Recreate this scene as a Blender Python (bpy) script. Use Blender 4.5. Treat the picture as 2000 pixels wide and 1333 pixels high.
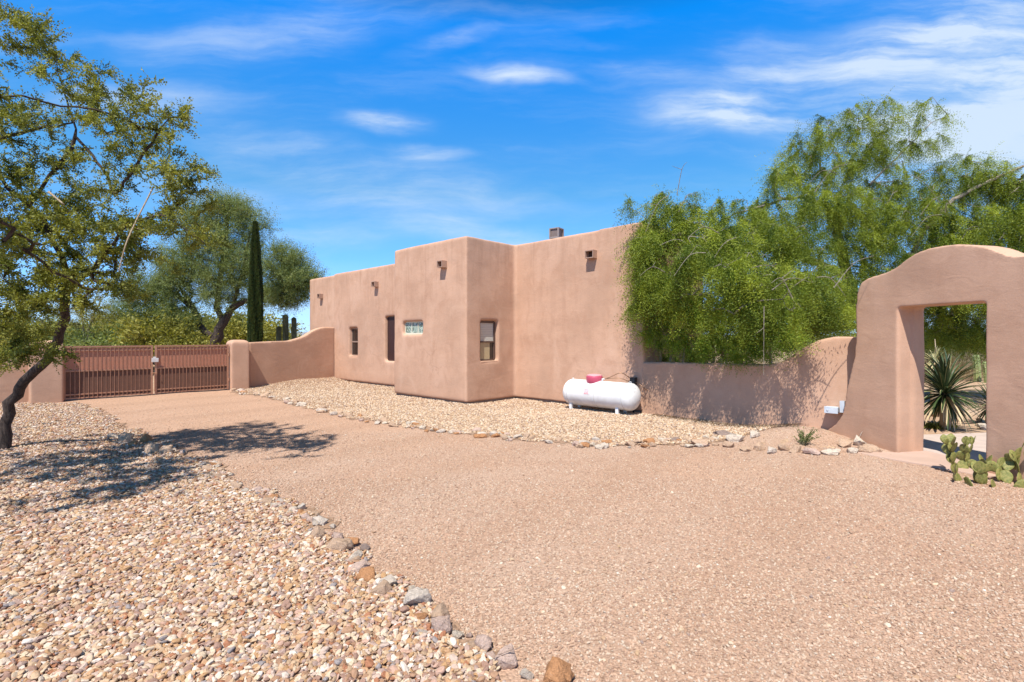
import bpy, bmesh, math, random
import numpy as np
from mathutils import Vector, Matrix, Quaternion, noise as mnoise

# ------------------------------------------------------------------ scene, camera, sky, sun
S = bpy.context.scene
C = S.collection
for o in list(bpy.data.objects): bpy.data.objects.remove(o)
CH, F, HZ = 1.7, 980.0, 660.0           # eye height, focal length and horizon of the photograph (2000 px wide)
cam = bpy.data.cameras.new('camera'); cam_o = bpy.data.objects.new('camera', cam); C.objects.link(cam_o)
cam.sensor_width = 36; cam.lens = 36*F/2000; cam.shift_y = -6.5/2000
cam.clip_start = .05; cam.clip_end = 9000
cam_o.location = (0, 0, CH); cam_o.rotation_euler = (math.pi/2, 0, 0)
S.camera = cam_o
S.view_settings.view_transform = 'Standard'; S.view_settings.look = 'None'
S.view_settings.exposure = 0.50; S.view_settings.gamma = 1.0
S.cycles.max_bounces = 8; S.cycles.transparent_max_bounces = 12

SUN_D = Vector((.048, .137, -.242)).normalized()
sun = bpy.data.lights.new('sun', 'SUN'); sun.energy = 5.0; sun.angle = math.radians(.5); sun.color = (1, .955, .88)
sun_o = bpy.data.objects.new('sun', sun); C.objects.link(sun_o)
sun_o.rotation_euler = SUN_D.to_track_quat('-Z', 'Y').to_euler()

W = bpy.data.worlds.new('World'); S.world = W; W.use_nodes = True
wt = W.node_tree; wn = wt.nodes; wl = wt.links; wn.clear()
def wnode(t, **k):
    n = wn.new(t)
    for a, b in k.items(): setattr(n, a, b)
    return n
def wmath(op, a, b=None, c=None, clamp=False):
    n = wnode('ShaderNodeMath', operation=op, use_clamp=clamp)
    for i, v in enumerate((a, b, c)):
        if v is None: continue
        if isinstance(v, (int, float)): n.inputs[i].default_value = v
        else: wl.new(v, n.inputs[i])
    return n.outputs[0]
sky = wnode('ShaderNodeTexSky', sky_type='NISHITA', sun_disc=False)
sky.sun_elevation = math.asin(-SUN_D.z); sky.sun_rotation = math.atan2(-SUN_D.x, -SUN_D.y)
sky.altitude = 700; sky.air_density = 1.0; sky.dust_density = .25; sky.ozone_density = 3.0
hsv = wnode('ShaderNodeHueSaturation'); hsv.inputs['Saturation'].default_value = 1.0; hsv.inputs['Value'].default_value = 1.0
hsv.inputs['Hue'].default_value = .5
tint = wnode('ShaderNodeValToRGB'); cr = tint.color_ramp
while len(cr.elements) < 6: cr.elements.new(.5)
for e, (p_, c_) in zip(cr.elements, [(0, (.50, .74, 1.35)), (.10, (.52, .85, 1.28)), (.28, (.42, .92, 1.10)), (.62, (.03, 1.06, 1.90)), (.80, (.10, .34, .42)), (1, (.14, .12, .08))]):
    e.position = p_; e.color = (*c_, 1)
sky_t = wnode('ShaderNodeMixRGB', blend_type='MULTIPLY'); sky_t.inputs[0].default_value = 1
wl.new(sky.outputs[0], sky_t.inputs[1]); wl.new(tint.outputs[0], sky_t.inputs[2]); wl.new(sky_t.outputs[0], hsv.inputs['Color'])
bg = wnode('ShaderNodeBackground'); bg.inputs['Strength'].default_value = .125
out = wnode('ShaderNodeOutputWorld'); wl.new(bg.outputs[0], out.inputs[0])
tc = wnode('ShaderNodeTexCoord'); sp = wnode('ShaderNodeSeparateXYZ'); wl.new(tc.outputs['Generated'], sp.inputs[0])
yy = wmath('MAXIMUM', wmath('ABSOLUTE', sp.outputs[1]), .06)
cu = wmath('DIVIDE', sp.outputs[0], yy); cv = wmath('DIVIDE', sp.outputs[2], yy)
hyp = wmath('SQRT', wmath('MAXIMUM', wmath('SUBTRACT', 1.0, wmath('MULTIPLY', sp.outputs[2], sp.outputs[2])), .0004)); wl.new(wmath('DIVIDE', sp.outputs[2], hyp), tint.inputs[0]); cuv = wnode('ShaderNodeCombineXYZ'); wl.new(cu, cuv.inputs[0]); wl.new(cv, cuv.inputs[1])
dn = wnode('ShaderNodeTexNoise'); dn.inputs['Scale'].default_value = 3.2; dn.inputs['Detail'].default_value = 5
wl.new(cuv.outputs[0], dn.inputs['Vector'])
dv = wnode('ShaderNodeVectorMath', operation='SUBTRACT'); wl.new(dn.outputs['Color'], dv.inputs[0]); dv.inputs[1].default_value = (.5, .5, .5)
ds = wnode('ShaderNodeVectorMath', operation='MULTIPLY'); wl.new(dv.outputs[0], ds.inputs[0]); ds.inputs[1].default_value = (.16, .09, 0)
da = wnode('ShaderNodeVectorMath', operation='ADD'); wl.new(cuv.outputs[0], da.inputs[0]); wl.new(ds.outputs[0], da.inputs[1])
def streak(ang, sx, sy, lo, hi, seed):
    m = wnode('ShaderNodeMapping'); wl.new(da.outputs[0], m.inputs[0])
    m.inputs['Rotation'].default_value = (0, 0, math.radians(ang)); m.inputs['Scale'].default_value = (sx, sy, 1); m.inputs['Location'].default_value = (seed, seed*.7, 0)
    t = wnode('ShaderNodeTexNoise'); t.inputs['Scale'].default_value = 1.0; t.inputs['Detail'].default_value = 7; t.inputs['Roughness'].default_value = .62
    wl.new(m.outputs[0], t.inputs['Vector'])
    r = wnode('ShaderNodeMapRange', interpolation_type='SMOOTHSTEP'); wl.new(t.outputs[0], r.inputs[0])
    r.inputs[1].default_value = lo; r.inputs[2].default_value = hi
    return r.outputs[0]
st1 = streak(14, 2.0, 13, .36, .66, 3.1)
st2 = streak(-10, 2.6, 11, .38, .68, 8.4)
# cirrus wisps: px, py, half length, half width, tilt (deg, + = rising to the right), strength
CL = [(745, 243, 120, 30, -2, .85), (830, 303, 100, 22, -4, .6), (1010, 142, 125, 22, -5, .75), (870, 80, 130, 20, 12, .4),
      (720, 345, 420, 60, -12, .45), (900, 450, 330, 40, -14, .45), (1420, 225, 190, 48, -4, 1.0), (1560, 160, 360, 120, 6, .6),
      (1900, 120, 260, 150, 8, .95), (1880, 290, 400, 110, 2, .95), (1900, 20, 330, 70, 14, .6), (560, 60, 420, 70, 8, .28),
      (300, 200, 260, 60, -6, .3), (560, 420, 260, 60, -8, .35), (1250, 130, 110, 26, 0, .4), (2150, 250, 330, 260, 0, 1.0),
      (500, 590, 700, 60, 0, .35), (1500, 620, 900, 60, 0, .3)]
acc = None
for i, (px, py, hl, hw, an, k) in enumerate(CL):
    m = wnode('ShaderNodeMapping', vector_type='TEXTURE'); wl.new(da.outputs[0], m.inputs[0])
    m.inputs['Location'].default_value = ((px-1000)/F, (HZ-py)/F, 0); m.inputs['Rotation'].default_value = (0, 0, math.radians(an))
    m.inputs['Scale'].default_value = (hl/F, hw/F, 1)
    ln = wnode('ShaderNodeVectorMath', operation='LENGTH'); wl.new(m.outputs[0], ln.inputs[0])
    r = wnode('ShaderNodeMapRange', interpolation_type='SMOOTHERSTEP'); wl.new(ln.outputs['Value'], r.inputs[0])
    r.inputs[1].default_value = 1.25; r.inputs[2].default_value = .05; r.inputs[3].default_value = 0; r.inputs[4].default_value = k
    acc = r.outputs[0] if acc is None else wmath('ADD', acc, r.outputs[0])
tex = wmath('ADD', wmath('MULTIPLY', st1, .75), wmath('MULTIPLY', st2, .55))
cl = wmath('MULTIPLY', acc, wmath('ADD', tex, .12), clamp=True)
veil = wmath('MULTIPLY', wmath('MULTIPLY', st1, st2), .16)
cl = wmath('MULTIPLY', wmath('ADD', wmath('MULTIPLY', cl, .95), veil, clamp=True), .85)
mix = wnode('ShaderNodeMixRGB'); wl.new(cl, mix.inputs[0]); wl.new(hsv.outputs[0], mix.inputs[1]); mix.inputs[2].default_value = (4.3, 5.0, 5.8, 1)
wl.new(mix.outputs[0], bg.inputs['Color'])

# ------------------------------------------------------------------ helpers
def tag(o, label=None, cat=None, group=None, kind=None):
    if label: o['label'] = label
    if cat: o['category'] = cat
    if group: o['group'] = group
    if kind: o['kind'] = kind
    return o
def empty(name, loc=(0, 0, 0), rz=0):
    o = bpy.data.objects.new(name, None); C.objects.link(o); o.location = loc; o.rotation_euler = (0, 0, rz); o.empty_display_size = .2
    return o
def link(name, me, mats=None, parent=None, loc=None, rot=None):
    o = bpy.data.objects.new(name, me); C.objects.link(o)
    if mats is not None and not me.materials:
        for m in (mats if isinstance(mats, (list, tuple)) else [mats]): me.materials.append(m)
    if parent: o.parent = parent
    if loc is not None: o.location = loc
    if rot is not None: o.rotation_euler = rot
    return o
def copy_tree(o, parent=None):
    c = o.copy(); C.objects.link(c); c.parent = parent
    for ch in [x for x in o.children]: copy_tree(ch, c)
    return c
def at(px, py, Y): return Vector(((px-1000)/F*Y, Y, CH-(py-HZ)/F*Y))
def gp(px, py):
    Y = CH*F/(py-HZ); return ((px-1000)/F*Y, Y)
class MB:
    def __init__(s): s.v = []; s.f = []; s.mi = []
    def add(s, vs, fs, mi=0):
        n = len(s.v); s.v += [tuple(v) for v in vs]; s.f += [tuple(i+n for i in f) for f in fs]; s.mi += [mi]*len(fs)
    def box(s, x0, x1, y0, y1, z0, z1, mi=0, M=None):
        vs = [Vector((x, y, z)) for z in (z0, z1) for x, y in ((x0, y0), (x1, y0), (x1, y1), (x0, y1))]
        if M is not None: vs = [M @ v for v in vs]
        s.add(vs, [(0, 3, 2, 1), (4, 5, 6, 7), (0, 1, 5, 4), (1, 2, 6, 5), (2, 3, 7, 6), (3, 0, 4, 7)], mi)
    def prism(s, pts, z0, z1, mi=0):      # pts counter-clockwise; z1 number or list
        n = len(pts); zt = z1 if isinstance(z1, (list, tuple)) else [z1]*n
        s.add([(p[0], p[1], z0) for p in pts]+[(p[0], p[1], zt[i]) for i, p in enumerate(pts)],
              [tuple(range(n))[::-1], tuple(range(n, 2*n))]+[(i, (i+1) % n, n+(i+1) % n, n+i) for i in range(n)], mi)
    def tube(s, pts, rad, k=8, caps=True, mi=0):
        pts = [Vector(p) for p in pts]; n = len(pts)
        rs = rad if isinstance(rad, (list, tuple)) else [rad]*n
        t0 = (pts[1]-pts[0]).normalized(); ref = t0.orthogonal().normalized(); vs = []
        for i, p in enumerate(pts):
            t = (pts[min(i+1, n-1)]-pts[max(i-1, 0)]).normalized()
            ref = (ref-t*ref.dot(t)).normalized(); b = t.cross(ref)
            for j in range(k):
                a = 2*math.pi*j/k; vs.append(p+(ref*math.cos(a)+b*math.sin(a))*rs[i])
        fs = [(i*k+j, i*k+(j+1) % k, (i+1)*k+(j+1) % k, (i+1)*k+j) for i in range(n-1) for j in range(k)]
        if caps: fs += [tuple(range(k))[::-1], tuple(range((n-1)*k, n*k))]
        s.add(vs, fs, mi)
    def lathe(s, prof, k=24, M=None, mi=0):     # (r, z) rings round z
        vs = []; n = len(prof)
        for r, z in prof:
            for j in range(k):
                a = 2*math.pi*j/k; v = Vector((r*math.cos(a), r*math.sin(a), z)); vs.append(M @ v if M is not None else v)
        fs = [(i*k+j, i*k+(j+1) % k, (i+1)*k+(j+1) % k, (i+1)*k+j) for i in range(n-1) for j in range(k)]
        fs += [tuple(range(k))[::-1], tuple(range((n-1)*k, n*k))]
        s.add(vs, fs, mi)
    def mesh(s, name, smooth=False):
        me = bpy.data.meshes.new(name); me.from_pydata(s.v, [], s.f); me.polygons.foreach_set('material_index', s.mi)
        if smooth: me.polygons.foreach_set('use_smooth', [True]*len(s.f))
        me.update(); return me
    def build(s, name, mats, parent=None, smooth=False, bevel=0, loc=None, rot=None):
        me = s.mesh(name, smooth)
        if bevel:
            bm = bmesh.new(); bm.from_mesh(me)
            bmesh.ops.recalc_face_normals(bm, faces=bm.faces)
            bmesh.ops.bevel(bm, geom=[e for e in bm.edges if len(e.link_faces) == 2 and e.calc_face_angle(0) > .6], offset=bevel, segments=2, affect='EDGES', profile=.6)
            bm.to_mesh(me); bm.free()
        return link(name, me, mats, parent, loc, rot)
def apply_mods(o):
    dg = bpy.context.evaluated_depsgraph_get()
    me = bpy.data.meshes.new_from_object(o.evaluated_get(dg)); old = o.data
    o.modifiers.clear(); mats = list(old.materials); o.data = me
    me.materials.clear()
    for m in mats: me.materials.append(m)
    return o
def adobe(name, mb, cutters, voxel, smooth_it, mat, parent=None, loc=None, rot=None, amp=.006, fine=.0):
    """mass of stucco: solid minus openings, voxel-rounded, hand-trowelled undulation"""
    me = mb.mesh(name); o = bpy.data.objects.new(name, me); C.objects.link(o)
    tmp = []
    for c in cutters:
        cm = c.mesh('cut'); co = bpy.data.objects.new('cut', cm); C.objects.link(co); tmp.append(co)
        m = o.modifiers.new('b', 'BOOLEAN'); m.object = co; m.operation = 'DIFFERENCE'; m.solver = 'EXACT'
    r = o.modifiers.new('r', 'REMESH'); r.mode = 'VOXEL'; r.voxel_size = voxel
    sm = o.modifiers.new('s', 'SMOOTH'); sm.factor = .5; sm.iterations = smooth_it
    bpy.context.view_layer.update(); apply_mods(o)
    for c in tmp: bpy.data.objects.remove(c)
    me = o.data; n = len(me.vertices); co = np.empty(n*3, np.float32); me.vertices.foreach_get('co', co); co = co.reshape(-1, 3)
    nr = np.empty(n*3, np.float32); me.vertices.foreach_get('normal', nr); nr = nr.reshape(-1, 3)
    d = np.zeros(n)
    rg = np.random.default_rng(len(name)*7+n % 97)
    for k in range(14):
        fr = rg.normal(size=3)*(1.2+k*.45); ph = rg.uniform(0, 6.28); d += np.sin(co@fr+ph)/(1+k*.35)
    co += nr*(d*amp*.35)[:, None]
    me.vertices.foreach_set('co', co.ravel()); me.polygons.foreach_set('use_smooth', np.ones(len(me.polygons), bool)); me.update()
    me.materials.clear(); me.materials.append(mat)
    if parent: o.parent = parent
    if loc is not None: o.location = loc
    if rot is not None: o.rotation_euler = rot
    return o

# ------------------------------------------------------------------ materials
class NT:
    def __init__(s, name):
        s.m = bpy.data.materials.new(name); s.m.use_nodes = True; s.t = s.m.node_tree; s.t.nodes.clear()
        s.out = s.t.nodes.new('ShaderNodeOutputMaterial'); s.p = s.n('ShaderNodeBsdfPrincipled'); s.l(s.p.outputs[0], s.out.inputs[0])
        s.tc = s.n('ShaderNodeTexCoord')
    def n(s, t, **k):
        x = s.t.nodes.new(t)
        for a, b in k.items(): setattr(x, a, b)
        return x
    def l(s, a, b): s.t.links.new(a, b)
    def map(s, sc, coord='Object', rot=(0, 0, 0)):
        m = s.n('ShaderNodeMapping'); s.l(s.tc.outputs[coord], m.inputs[0]); m.inputs['Scale'].default_value = sc if isinstance(sc, tuple) else (sc,)*3
        m.inputs['Rotation'].default_value = rot; return m.outputs[0]
    def noise(s, vec, scale=1, detail=4, rough=.5, dist=0):
        x = s.n('ShaderNodeTexNoise'); s.l(vec, x.inputs['Vector']); x.inputs['Scale'].default_value = scale; x.inputs['Detail'].default_value = detail
        x.inputs['Roughness'].default_value = rough; x.inputs['Distortion'].default_value = dist; return x.outputs[0]
    def vor(s, vec, scale=1, feature='F1', out='Distance', rnd=1):
        x = s.n('ShaderNodeTexVoronoi', feature=feature); s.l(vec, x.inputs['Vector']); x.inputs['Scale'].default_value = scale; x.inputs['Randomness'].default_value = rnd
        return x.outputs[out]
    def ramp(s, v, stops, interp='LINEAR'):
        r = s.n('ShaderNodeValToRGB'); s.l(v, r.inputs[0]); cr = r.color_ramp; cr.interpolation = interp
        while len(cr.elements) < len(stops): cr.elements.new(.5)
        for e, (p, c) in zip(cr.elements, stops):
            e.position = p; e.color = (c, c, c, 1) if isinstance(c, (int, float)) else (*c, 1)
        return r.outputs[0]
    def mix(s, f, a, b, mode='MIX'):
        x = s.n('ShaderNodeMixRGB', blend_type=mode)
        for i, v in enumerate((f, a, b)):
            if isinstance(v, (int, float)): x.inputs[i].default_value = v if i == 0 else (v, v, v, 1)
            elif isinstance(v, tuple): x.inputs[i].default_value = (*v, 1)
            else: s.l(v, x.inputs[i])
        return x.outputs[0]
    def math(s, op, a, b=0.0, clamp=False):
        x = s.n('ShaderNodeMath', operation=op, use_clamp=clamp)
        for i, v in enumerate((a, b)):
            if isinstance(v, (int, float)): x.inputs[i].default_value = v
            else: s.l(v, x.inputs[i])
        return x.outputs[0]
    def bump(s, h, strength, dist=.01, prev=None):
        b = s.n('ShaderNodeBump'); s.l(h, b.inputs['Height']); b.inputs['Strength'].default_value = strength; b.inputs['Distance'].default_value = dist
        if prev is not None: s.l(prev, b.inputs['Normal'])
        return b.outputs[0]
    def fin(s, col, rough=.8, nrm=None, metal=0, spec=.5):
        if isinstance(col, tuple): s.p.inputs['Base Color'].default_value = (*col, 1)
        else: s.l(col, s.p.inputs['Base Color'])
        if isinstance(rough, (int, float)): s.p.inputs['Roughness'].default_value = rough
        else: s.l(rough, s.p.inputs['Roughness'])
        s.p.inputs['Metallic'].default_value = metal; s.p.inputs['Specular IOR Level'].default_value = spec
        if nrm is not None: s.l(nrm, s.p.inputs['Normal'])
        return s.m
def simple(name, col, rough=.6, metal=0, var=.12, scale=8, bump=.15, spec=.5):
    t = NT(name); v = t.map(1.0); nz = t.noise(v, scale, 5, .6)
    c = t.ramp(nz, [(.25, tuple(x*(1-var) for x in col)), (.75, tuple(min(1, x*(1+var)) for x in col))])
    return t.fin(c, rough, t.bump(t.noise(v, scale*6, 4), bump, .004), metal, spec)

def stucco_mat(name, base, stain=.5, cracks=()):
    t = NT(name); v = t.map(1.0)
    big = t.noise(v, .55, 5, .6, .4)
    col = t.ramp(big, [(.36, tuple(x*.84 for x in base)), (.5, base), (.64, (base[0]*1.07, base[1]*1.10, base[2]*1.13))])
    med = t.noise(t.map((1.6, 1.6, 1.0)), 1.7, 6, .65, .6)
    col = t.mix(t.ramp(med, [(.47, 0), (.66, .75*stain)]), col, (base[0]*.80, base[1]*.74, base[2]*.70))
    stk = t.noise(t.map((5, 5, .45)), 1.0, 6, .6, .2)
    sepz = t.n('ShaderNodeSeparateXYZ'); t.l(t.tc.outputs['Object'], sepz.inputs[0])
    hi = t.ramp(t.math('DIVIDE', sepz.outputs[2], 4.3), [(.35, .1), (1, 1)])
    col = t.mix(t.math('MULTIPLY', t.ramp(stk, [(.50, 0), (.68, .75*stain)]), hi), col, (base[0]*.72, base[1]*.68, base[2]*.66))
    pale = t.noise(t.map((1, 1, .5)), 1.1, 6, .7, 1.2)
    col = t.mix(t.ramp(pale, [(.55, 0), (.68, .40)]), col, (min(1, base[0]*1.12), min(1, base[1]*1.22), min(1, base[2]*1.30)))
    if cracks:      # hairline cracks and drip stains under the spouts
        cv = t.n('ShaderNodeTexVoronoi', feature='DISTANCE_TO_EDGE'); wv = t.noise(v, 2.2, 6, .6); vv = t.n('ShaderNodeVectorMath', operation='ADD'); sv = t.n('ShaderNodeVectorMath', operation='SCALE')
        wc = t.n('ShaderNodeTexNoise'); t.l(v, wc.inputs['Vector']); wc.inputs['Scale'].default_value = 2.4; wc.inputs['Detail'].default_value = 7
        t.l(wc.outputs['Color'], sv.inputs[0]); sv.inputs['Scale'].default_value = .55; t.l(t.map((.55, .55, .8)), vv.inputs[0]); t.l(sv.outputs[0], vv.inputs[1]); t.l(vv.outputs[0], cv.inputs['Vector']); cv.inputs['Scale'].default_value = .62
        crk = t.ramp(cv.outputs['Distance'], [(0, 1), (.0045, .6), (.010, 0)]); crk = t.math('MULTIPLY', crk, t.ramp(t.noise(v, .9, 3), [(.50, 0), (.62, .38)]))
        col = t.mix(crk, col, (base[0]*.62, base[1]*.55, base[2]*.5))
        sx = t.n('ShaderNodeSeparateXYZ'); t.l(v, sx.inputs[0])
        for xc, zt in cracks:
            dx = t.math('ABSOLUTE', t.math('ADD', t.math('SUBTRACT', sx.outputs[0], xc), t.math('MULTIPLY', t.math('SUBTRACT', t.noise(v, 3, 3), .5), .25)))
            fz = t.math('MULTIPLY', t.ramp(t.math('SUBTRACT', zt, sx.outputs[2]), [(0, 0), (.08, .9), (1, 0)]), t.ramp(dx, [(.02, .42), (.16, 0)]))
            col = t.mix(t.math('MULTIPLY', fz, t.ramp(stk, [(.35, .5), (.6, 1)])), col, (base[0]*.66, base[1]*.60, base[2]*.56))
    # splash of soil at the foot
    ft = t.math('ADD', sepz.outputs[2], t.math('MULTIPLY', t.math('SUBTRACT', med, .5), .5)); col = t.mix(t.ramp(ft, [(.05, .40), (.42, 0)]), col, (base[0]*.86, base[1]*.76, base[2]*.68))
    spk = t.noise(v, 55, 4, .7)
    col = t.mix(.22, col, t.ramp(spk, [(.3, tuple(x*.75 for x in base)), (.7, tuple(min(1, x*1.2) for x in base))]))
    b = t.bump(t.noise(t.map((1, 1, 1.8)), 3.2, 5, .55, .8), .30, .02)
    b = t.bump(t.noise(v, 42, 5, .7, .3), .4, .005, b)
    return t.fin(col, .93, b, spec=.15)
STUC = (.535, .332, .230)
M_stucco = stucco_mat('stucco', STUC, .9, [(-1.45, 3.5), (3.0, 3.55), (-6.0, 3.4), (-11, 3.4)])
M_arch = stucco_mat('stucco_arch', (.540, .336, .232), .55)
M_found = simple('foundation', (.22, .17, .14), .9)

def dirt_mat(name, cols, fine=150, gscale=1.0, bump=.8, zone=None):
    t = NT(name); v = t.map(1.0)
    big = t.noise(v, .35, 5, .6, .6)
    c = t.ramp(big, [(.33, cols[0]), (.5, cols[1]), (.68, cols[2])])
    if zone:
        c = t.mix(t.ramp(t.noise(v, .5, 6, .65, .8), [(.50, 0), (.66, .6)]), c, zone)        # smoother orange dirt towards the gate, tyre-worn bands along the drive
        sx = t.n('ShaderNodeSeparateXYZ'); t.l(v, sx.inputs[0]); yq = t.math('ADD', t.math('SUBTRACT', sx.outputs[1], t.math('MULTIPLY', sx.outputs[0], .55)), t.math('MULTIPLY', t.math('SUBTRACT', t.noise(v, .8, 5), .5), 5))
        zf = t.ramp(t.math('DIVIDE', yq, 20.0), [(.38, 0), (.58, .85)]); c = t.mix(zf, c, zone)
        wv = t.n('ShaderNodeTexWave'); t.l(t.map((1, 1, 1), 'Object', (0, 0, math.radians(38))), wv.inputs['Vector']); wv.inputs['Scale'].default_value = .17; wv.inputs['Distortion'].default_value = 1.2; wv.inputs['Detail'].default_value = 3
        c = t.mix(t.ramp(wv.outputs['Fac'], [(.55, 0), (.95, .5)]), c, (zone[0]*.86, zone[1]*.86, zone[2]*.86))
    cell = t.vor(v, fine*.45, 'F1', 'Color')
    bw = t.n('ShaderNodeRGBToBW'); t.l(cell, bw.inputs[0])
    g = t.ramp(bw.outputs[0], [(.1, .62), (.4, .95), (.75, 1.12), (.95, 1.5)])
    near = t.noise(v, 2.3, 4, .6)
    c = t.mix(t.ramp(near, [(.35, .35), (.65, .95)]), c, g, 'MULTIPLY')
    mn = t.noise(v, fine*.30, 5, .75)
    c = t.mix(.45, c, t.ramp(mn, [(.35, .55), (.55, 1.05), (.7, 1.25)]), 'MULTIPLY')
    h = t.math('SUBTRACT', 1.0, t.vor(v, fine*.45))
    b = t.bump(h, bump, .008); b = t.bump(t.noise(v, fine*.2, 5, .7), bump*.9, .012, b); b = t.bump(t.noise(v, 3.5, 4, .6), .4, .03, b)
    return t.fin(c, .95, b, spec=.1)
M_drive = dirt_mat('driveway_dirt', [(.42, .266, .186), (.455, .308, .226), (.47, .334, .254)], zone=(.475, .302, .208))
M_ground = dirt_mat('desert_soil', [(.40, .26, .17), (.44, .30, .20), (.47, .34, .24)], 60)
M_bed = dirt_mat('gravel_bed', [(.30, .19, .12), (.34, .22, .15), (.36, .25, .18)], 110, bump=.8)
M_slab = simple('concrete_slab', (.46, .32, .25), .85, var=.1, scale=3)
M_slab2 = simple('path_paver', (.50, .40, .34), .85, var=.14, scale=4)

def stones_mat(name, stops, var=.3, scale=25, k=(1, 1, 1)):
    stops = [(p, tuple(a*b for a, b in zip(c, k))) for p, c in stops]
    t = NT(name); oi = t.n('ShaderNodeObjectInfo')
    c = t.ramp(oi.outputs['Random'], stops, 'CONSTANT'); v = t.map(1.0)
    nz = t.noise(v, 1.6, 5, .65, .5)
    c = t.mix(.6, c, t.ramp(nz, [(.25, 1-var*1.6), (.5, 1.0), (.75, 1+var)]), 'MULTIPLY')
    return t.fin(c, .82, t.bump(nz, .25, .1), spec=.3)
PEB = [(.0, (.62, .47, .31)), (.11, (.42, .26, .16)), (.21, (.70, .60, .45)), (.30, (.36, .23, .18)), (.38, (.52, .33, .16)), (.46, (.74, .66, .55)),
       (.53, (.45, .34, .30)), (.61, (.56, .36, .20)), (.68, (.60, .50, .44)), (.75, (.78, .73, .66)), (.80, (.40, .17, .08)), (.84, (.50, .37, .24)),
       (.90, (.58, .40, .32)), (.95, (.33, .32, .34)), (.98, (.86, .82, .77))]
PEB = [(p, (c[0]*.72+.045, c[1]*.65+.035, c[2]*.60+.03)) for p, c in PEB]
M_peb = stones_mat('river_pebbles', PEB)
M_gr = stones_mat('tan_gravel', [(.0, (.60, .46, .33)), (.15, (.50, .35, .24)), (.3, (.70, .58, .44)), (.45, (.44, .31, .23)), (.6, (.64, .50, .38)), (.74, (.74, .66, .55)),
                                  (.86, (.56, .40, .26)), (.95, (.38, .30, .27))], k=(.86, .80, .74))
M_crush = stones_mat('crushed_granite', [(.0, (.50, .31, .22)), (.2, (.42, .26, .18)), (.38, (.56, .39, .29)), (.55, (.46, .31, .23)), (.7, (.60, .44, .34)), (.84, (.36, .22, .16)), (.93, (.56, .43, .34)), (.994, (.72, .64, .56))], k=(.94, .975, .955))

def rock_mat(name, base, vein=(.8, .75, .7)):
    t = NT(name); v = t.map(1.0)
    c = t.ramp(t.noise(v, 5, 7, .65, .8), [(.28, tuple(x*.62 for x in base)), (.48, base), (.62, tuple(x*1.1 for x in base)), (.78, vein)])
    b = t.bump(t.noise(v, 9, 6, .65, .4), .7, .04); b = t.bump(t.noise(v, 60, 4, .6), .3, .005, b)
    return t.fin(c, .9, b, spec=.2)
ROCKM = {'tan': rock_mat('tan_rock', (.50, .345, .24), (.60, .47, .37)), 'pink': rock_mat('pink_rock', (.54, .39, .32), (.62, .52, .46)),
         'grey': rock_mat('grey_rock', (.58, .49, .41), (.70, .62, .54)), 'pale': rock_mat('pale_rock', (.60, .50, .40), (.74, .68, .60)),
         'rust': rock_mat('rust_rock', (.46, .23, .11), (.52, .36, .26)), 'dark': rock_mat('dark_rock', (.27, .20, .17), (.34, .28, .25))}

def leaf_mat(name, c0, c1, trans=.35, rough=.55):
    t = NT(name); a = t.n('ShaderNodeAttribute', attribute_name='tint')
    col = t.ramp(a.outputs['Fac'], [(0, c0), (1, c1)])
    t.fin(col, rough, spec=.35)
    tr = t.n('ShaderNodeBsdfTranslucent'); t.l(t.mix(1, col, (1.25, 1.25, .6), 'MULTIPLY'), tr.inputs[0])
    mx = t.n('ShaderNodeMixShader'); mx.inputs[0].default_value = trans; t.l(t.p.outputs[0], mx.inputs[1]); t.l(tr.outputs[0], mx.inputs[2])
    t.l(mx.outputs[0], t.out.inputs[0]); return t.m
def bark_mat(name, c0, c1, sc=6):
    t = NT(name); v = t.map((1, 1, .25)); nz = t.noise(v, sc*3, 7, .7, 1.5)
    c = t.ramp(nz, [(.32, c0), (.68, c1)])
    return t.fin(c, .9, t.bump(nz, 1, .03), spec=.2)
M_bark = bark_mat('dark_bark', (.022, .016, .014), (.115, .085, .070))
M_bark2 = bark_mat('grey_bark', (.10, .085, .065), (.40, .35, .28))
M_bark3 = bark_mat('green_bark', (.10, .10, .05), (.25, .23, .14))
M_twigdry = bark_mat('dry_stems', (.30, .22, .14), (.58, .47, .33))
M_leafL = leaf_mat('olive_leaves', (.080, .105, .018), (.32, .32, .055))
M_leafR = leaf_mat('feathery_leaves', (.065, .115, .012), (.36, .42, .046), .33)
M_leafS = leaf_mat('bright_feathery_leaves', (.065, .130, .012), (.31, .44, .046), .33)
M_leafP = leaf_mat('grey_green_leaves', (.100, .145, .046), (.31, .35, .115))
M_leafC = leaf_mat('cypress_leaves', (.018, .036, .010), (.075, .105, .024), .15)
M_leafB = leaf_mat('creosote_leaves', (.13, .145, .03), (.36, .33, .065))
M_leafD = leaf_mat('dry_grass_blades', (.16, .11, .07), (.42, .34, .22))

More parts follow.
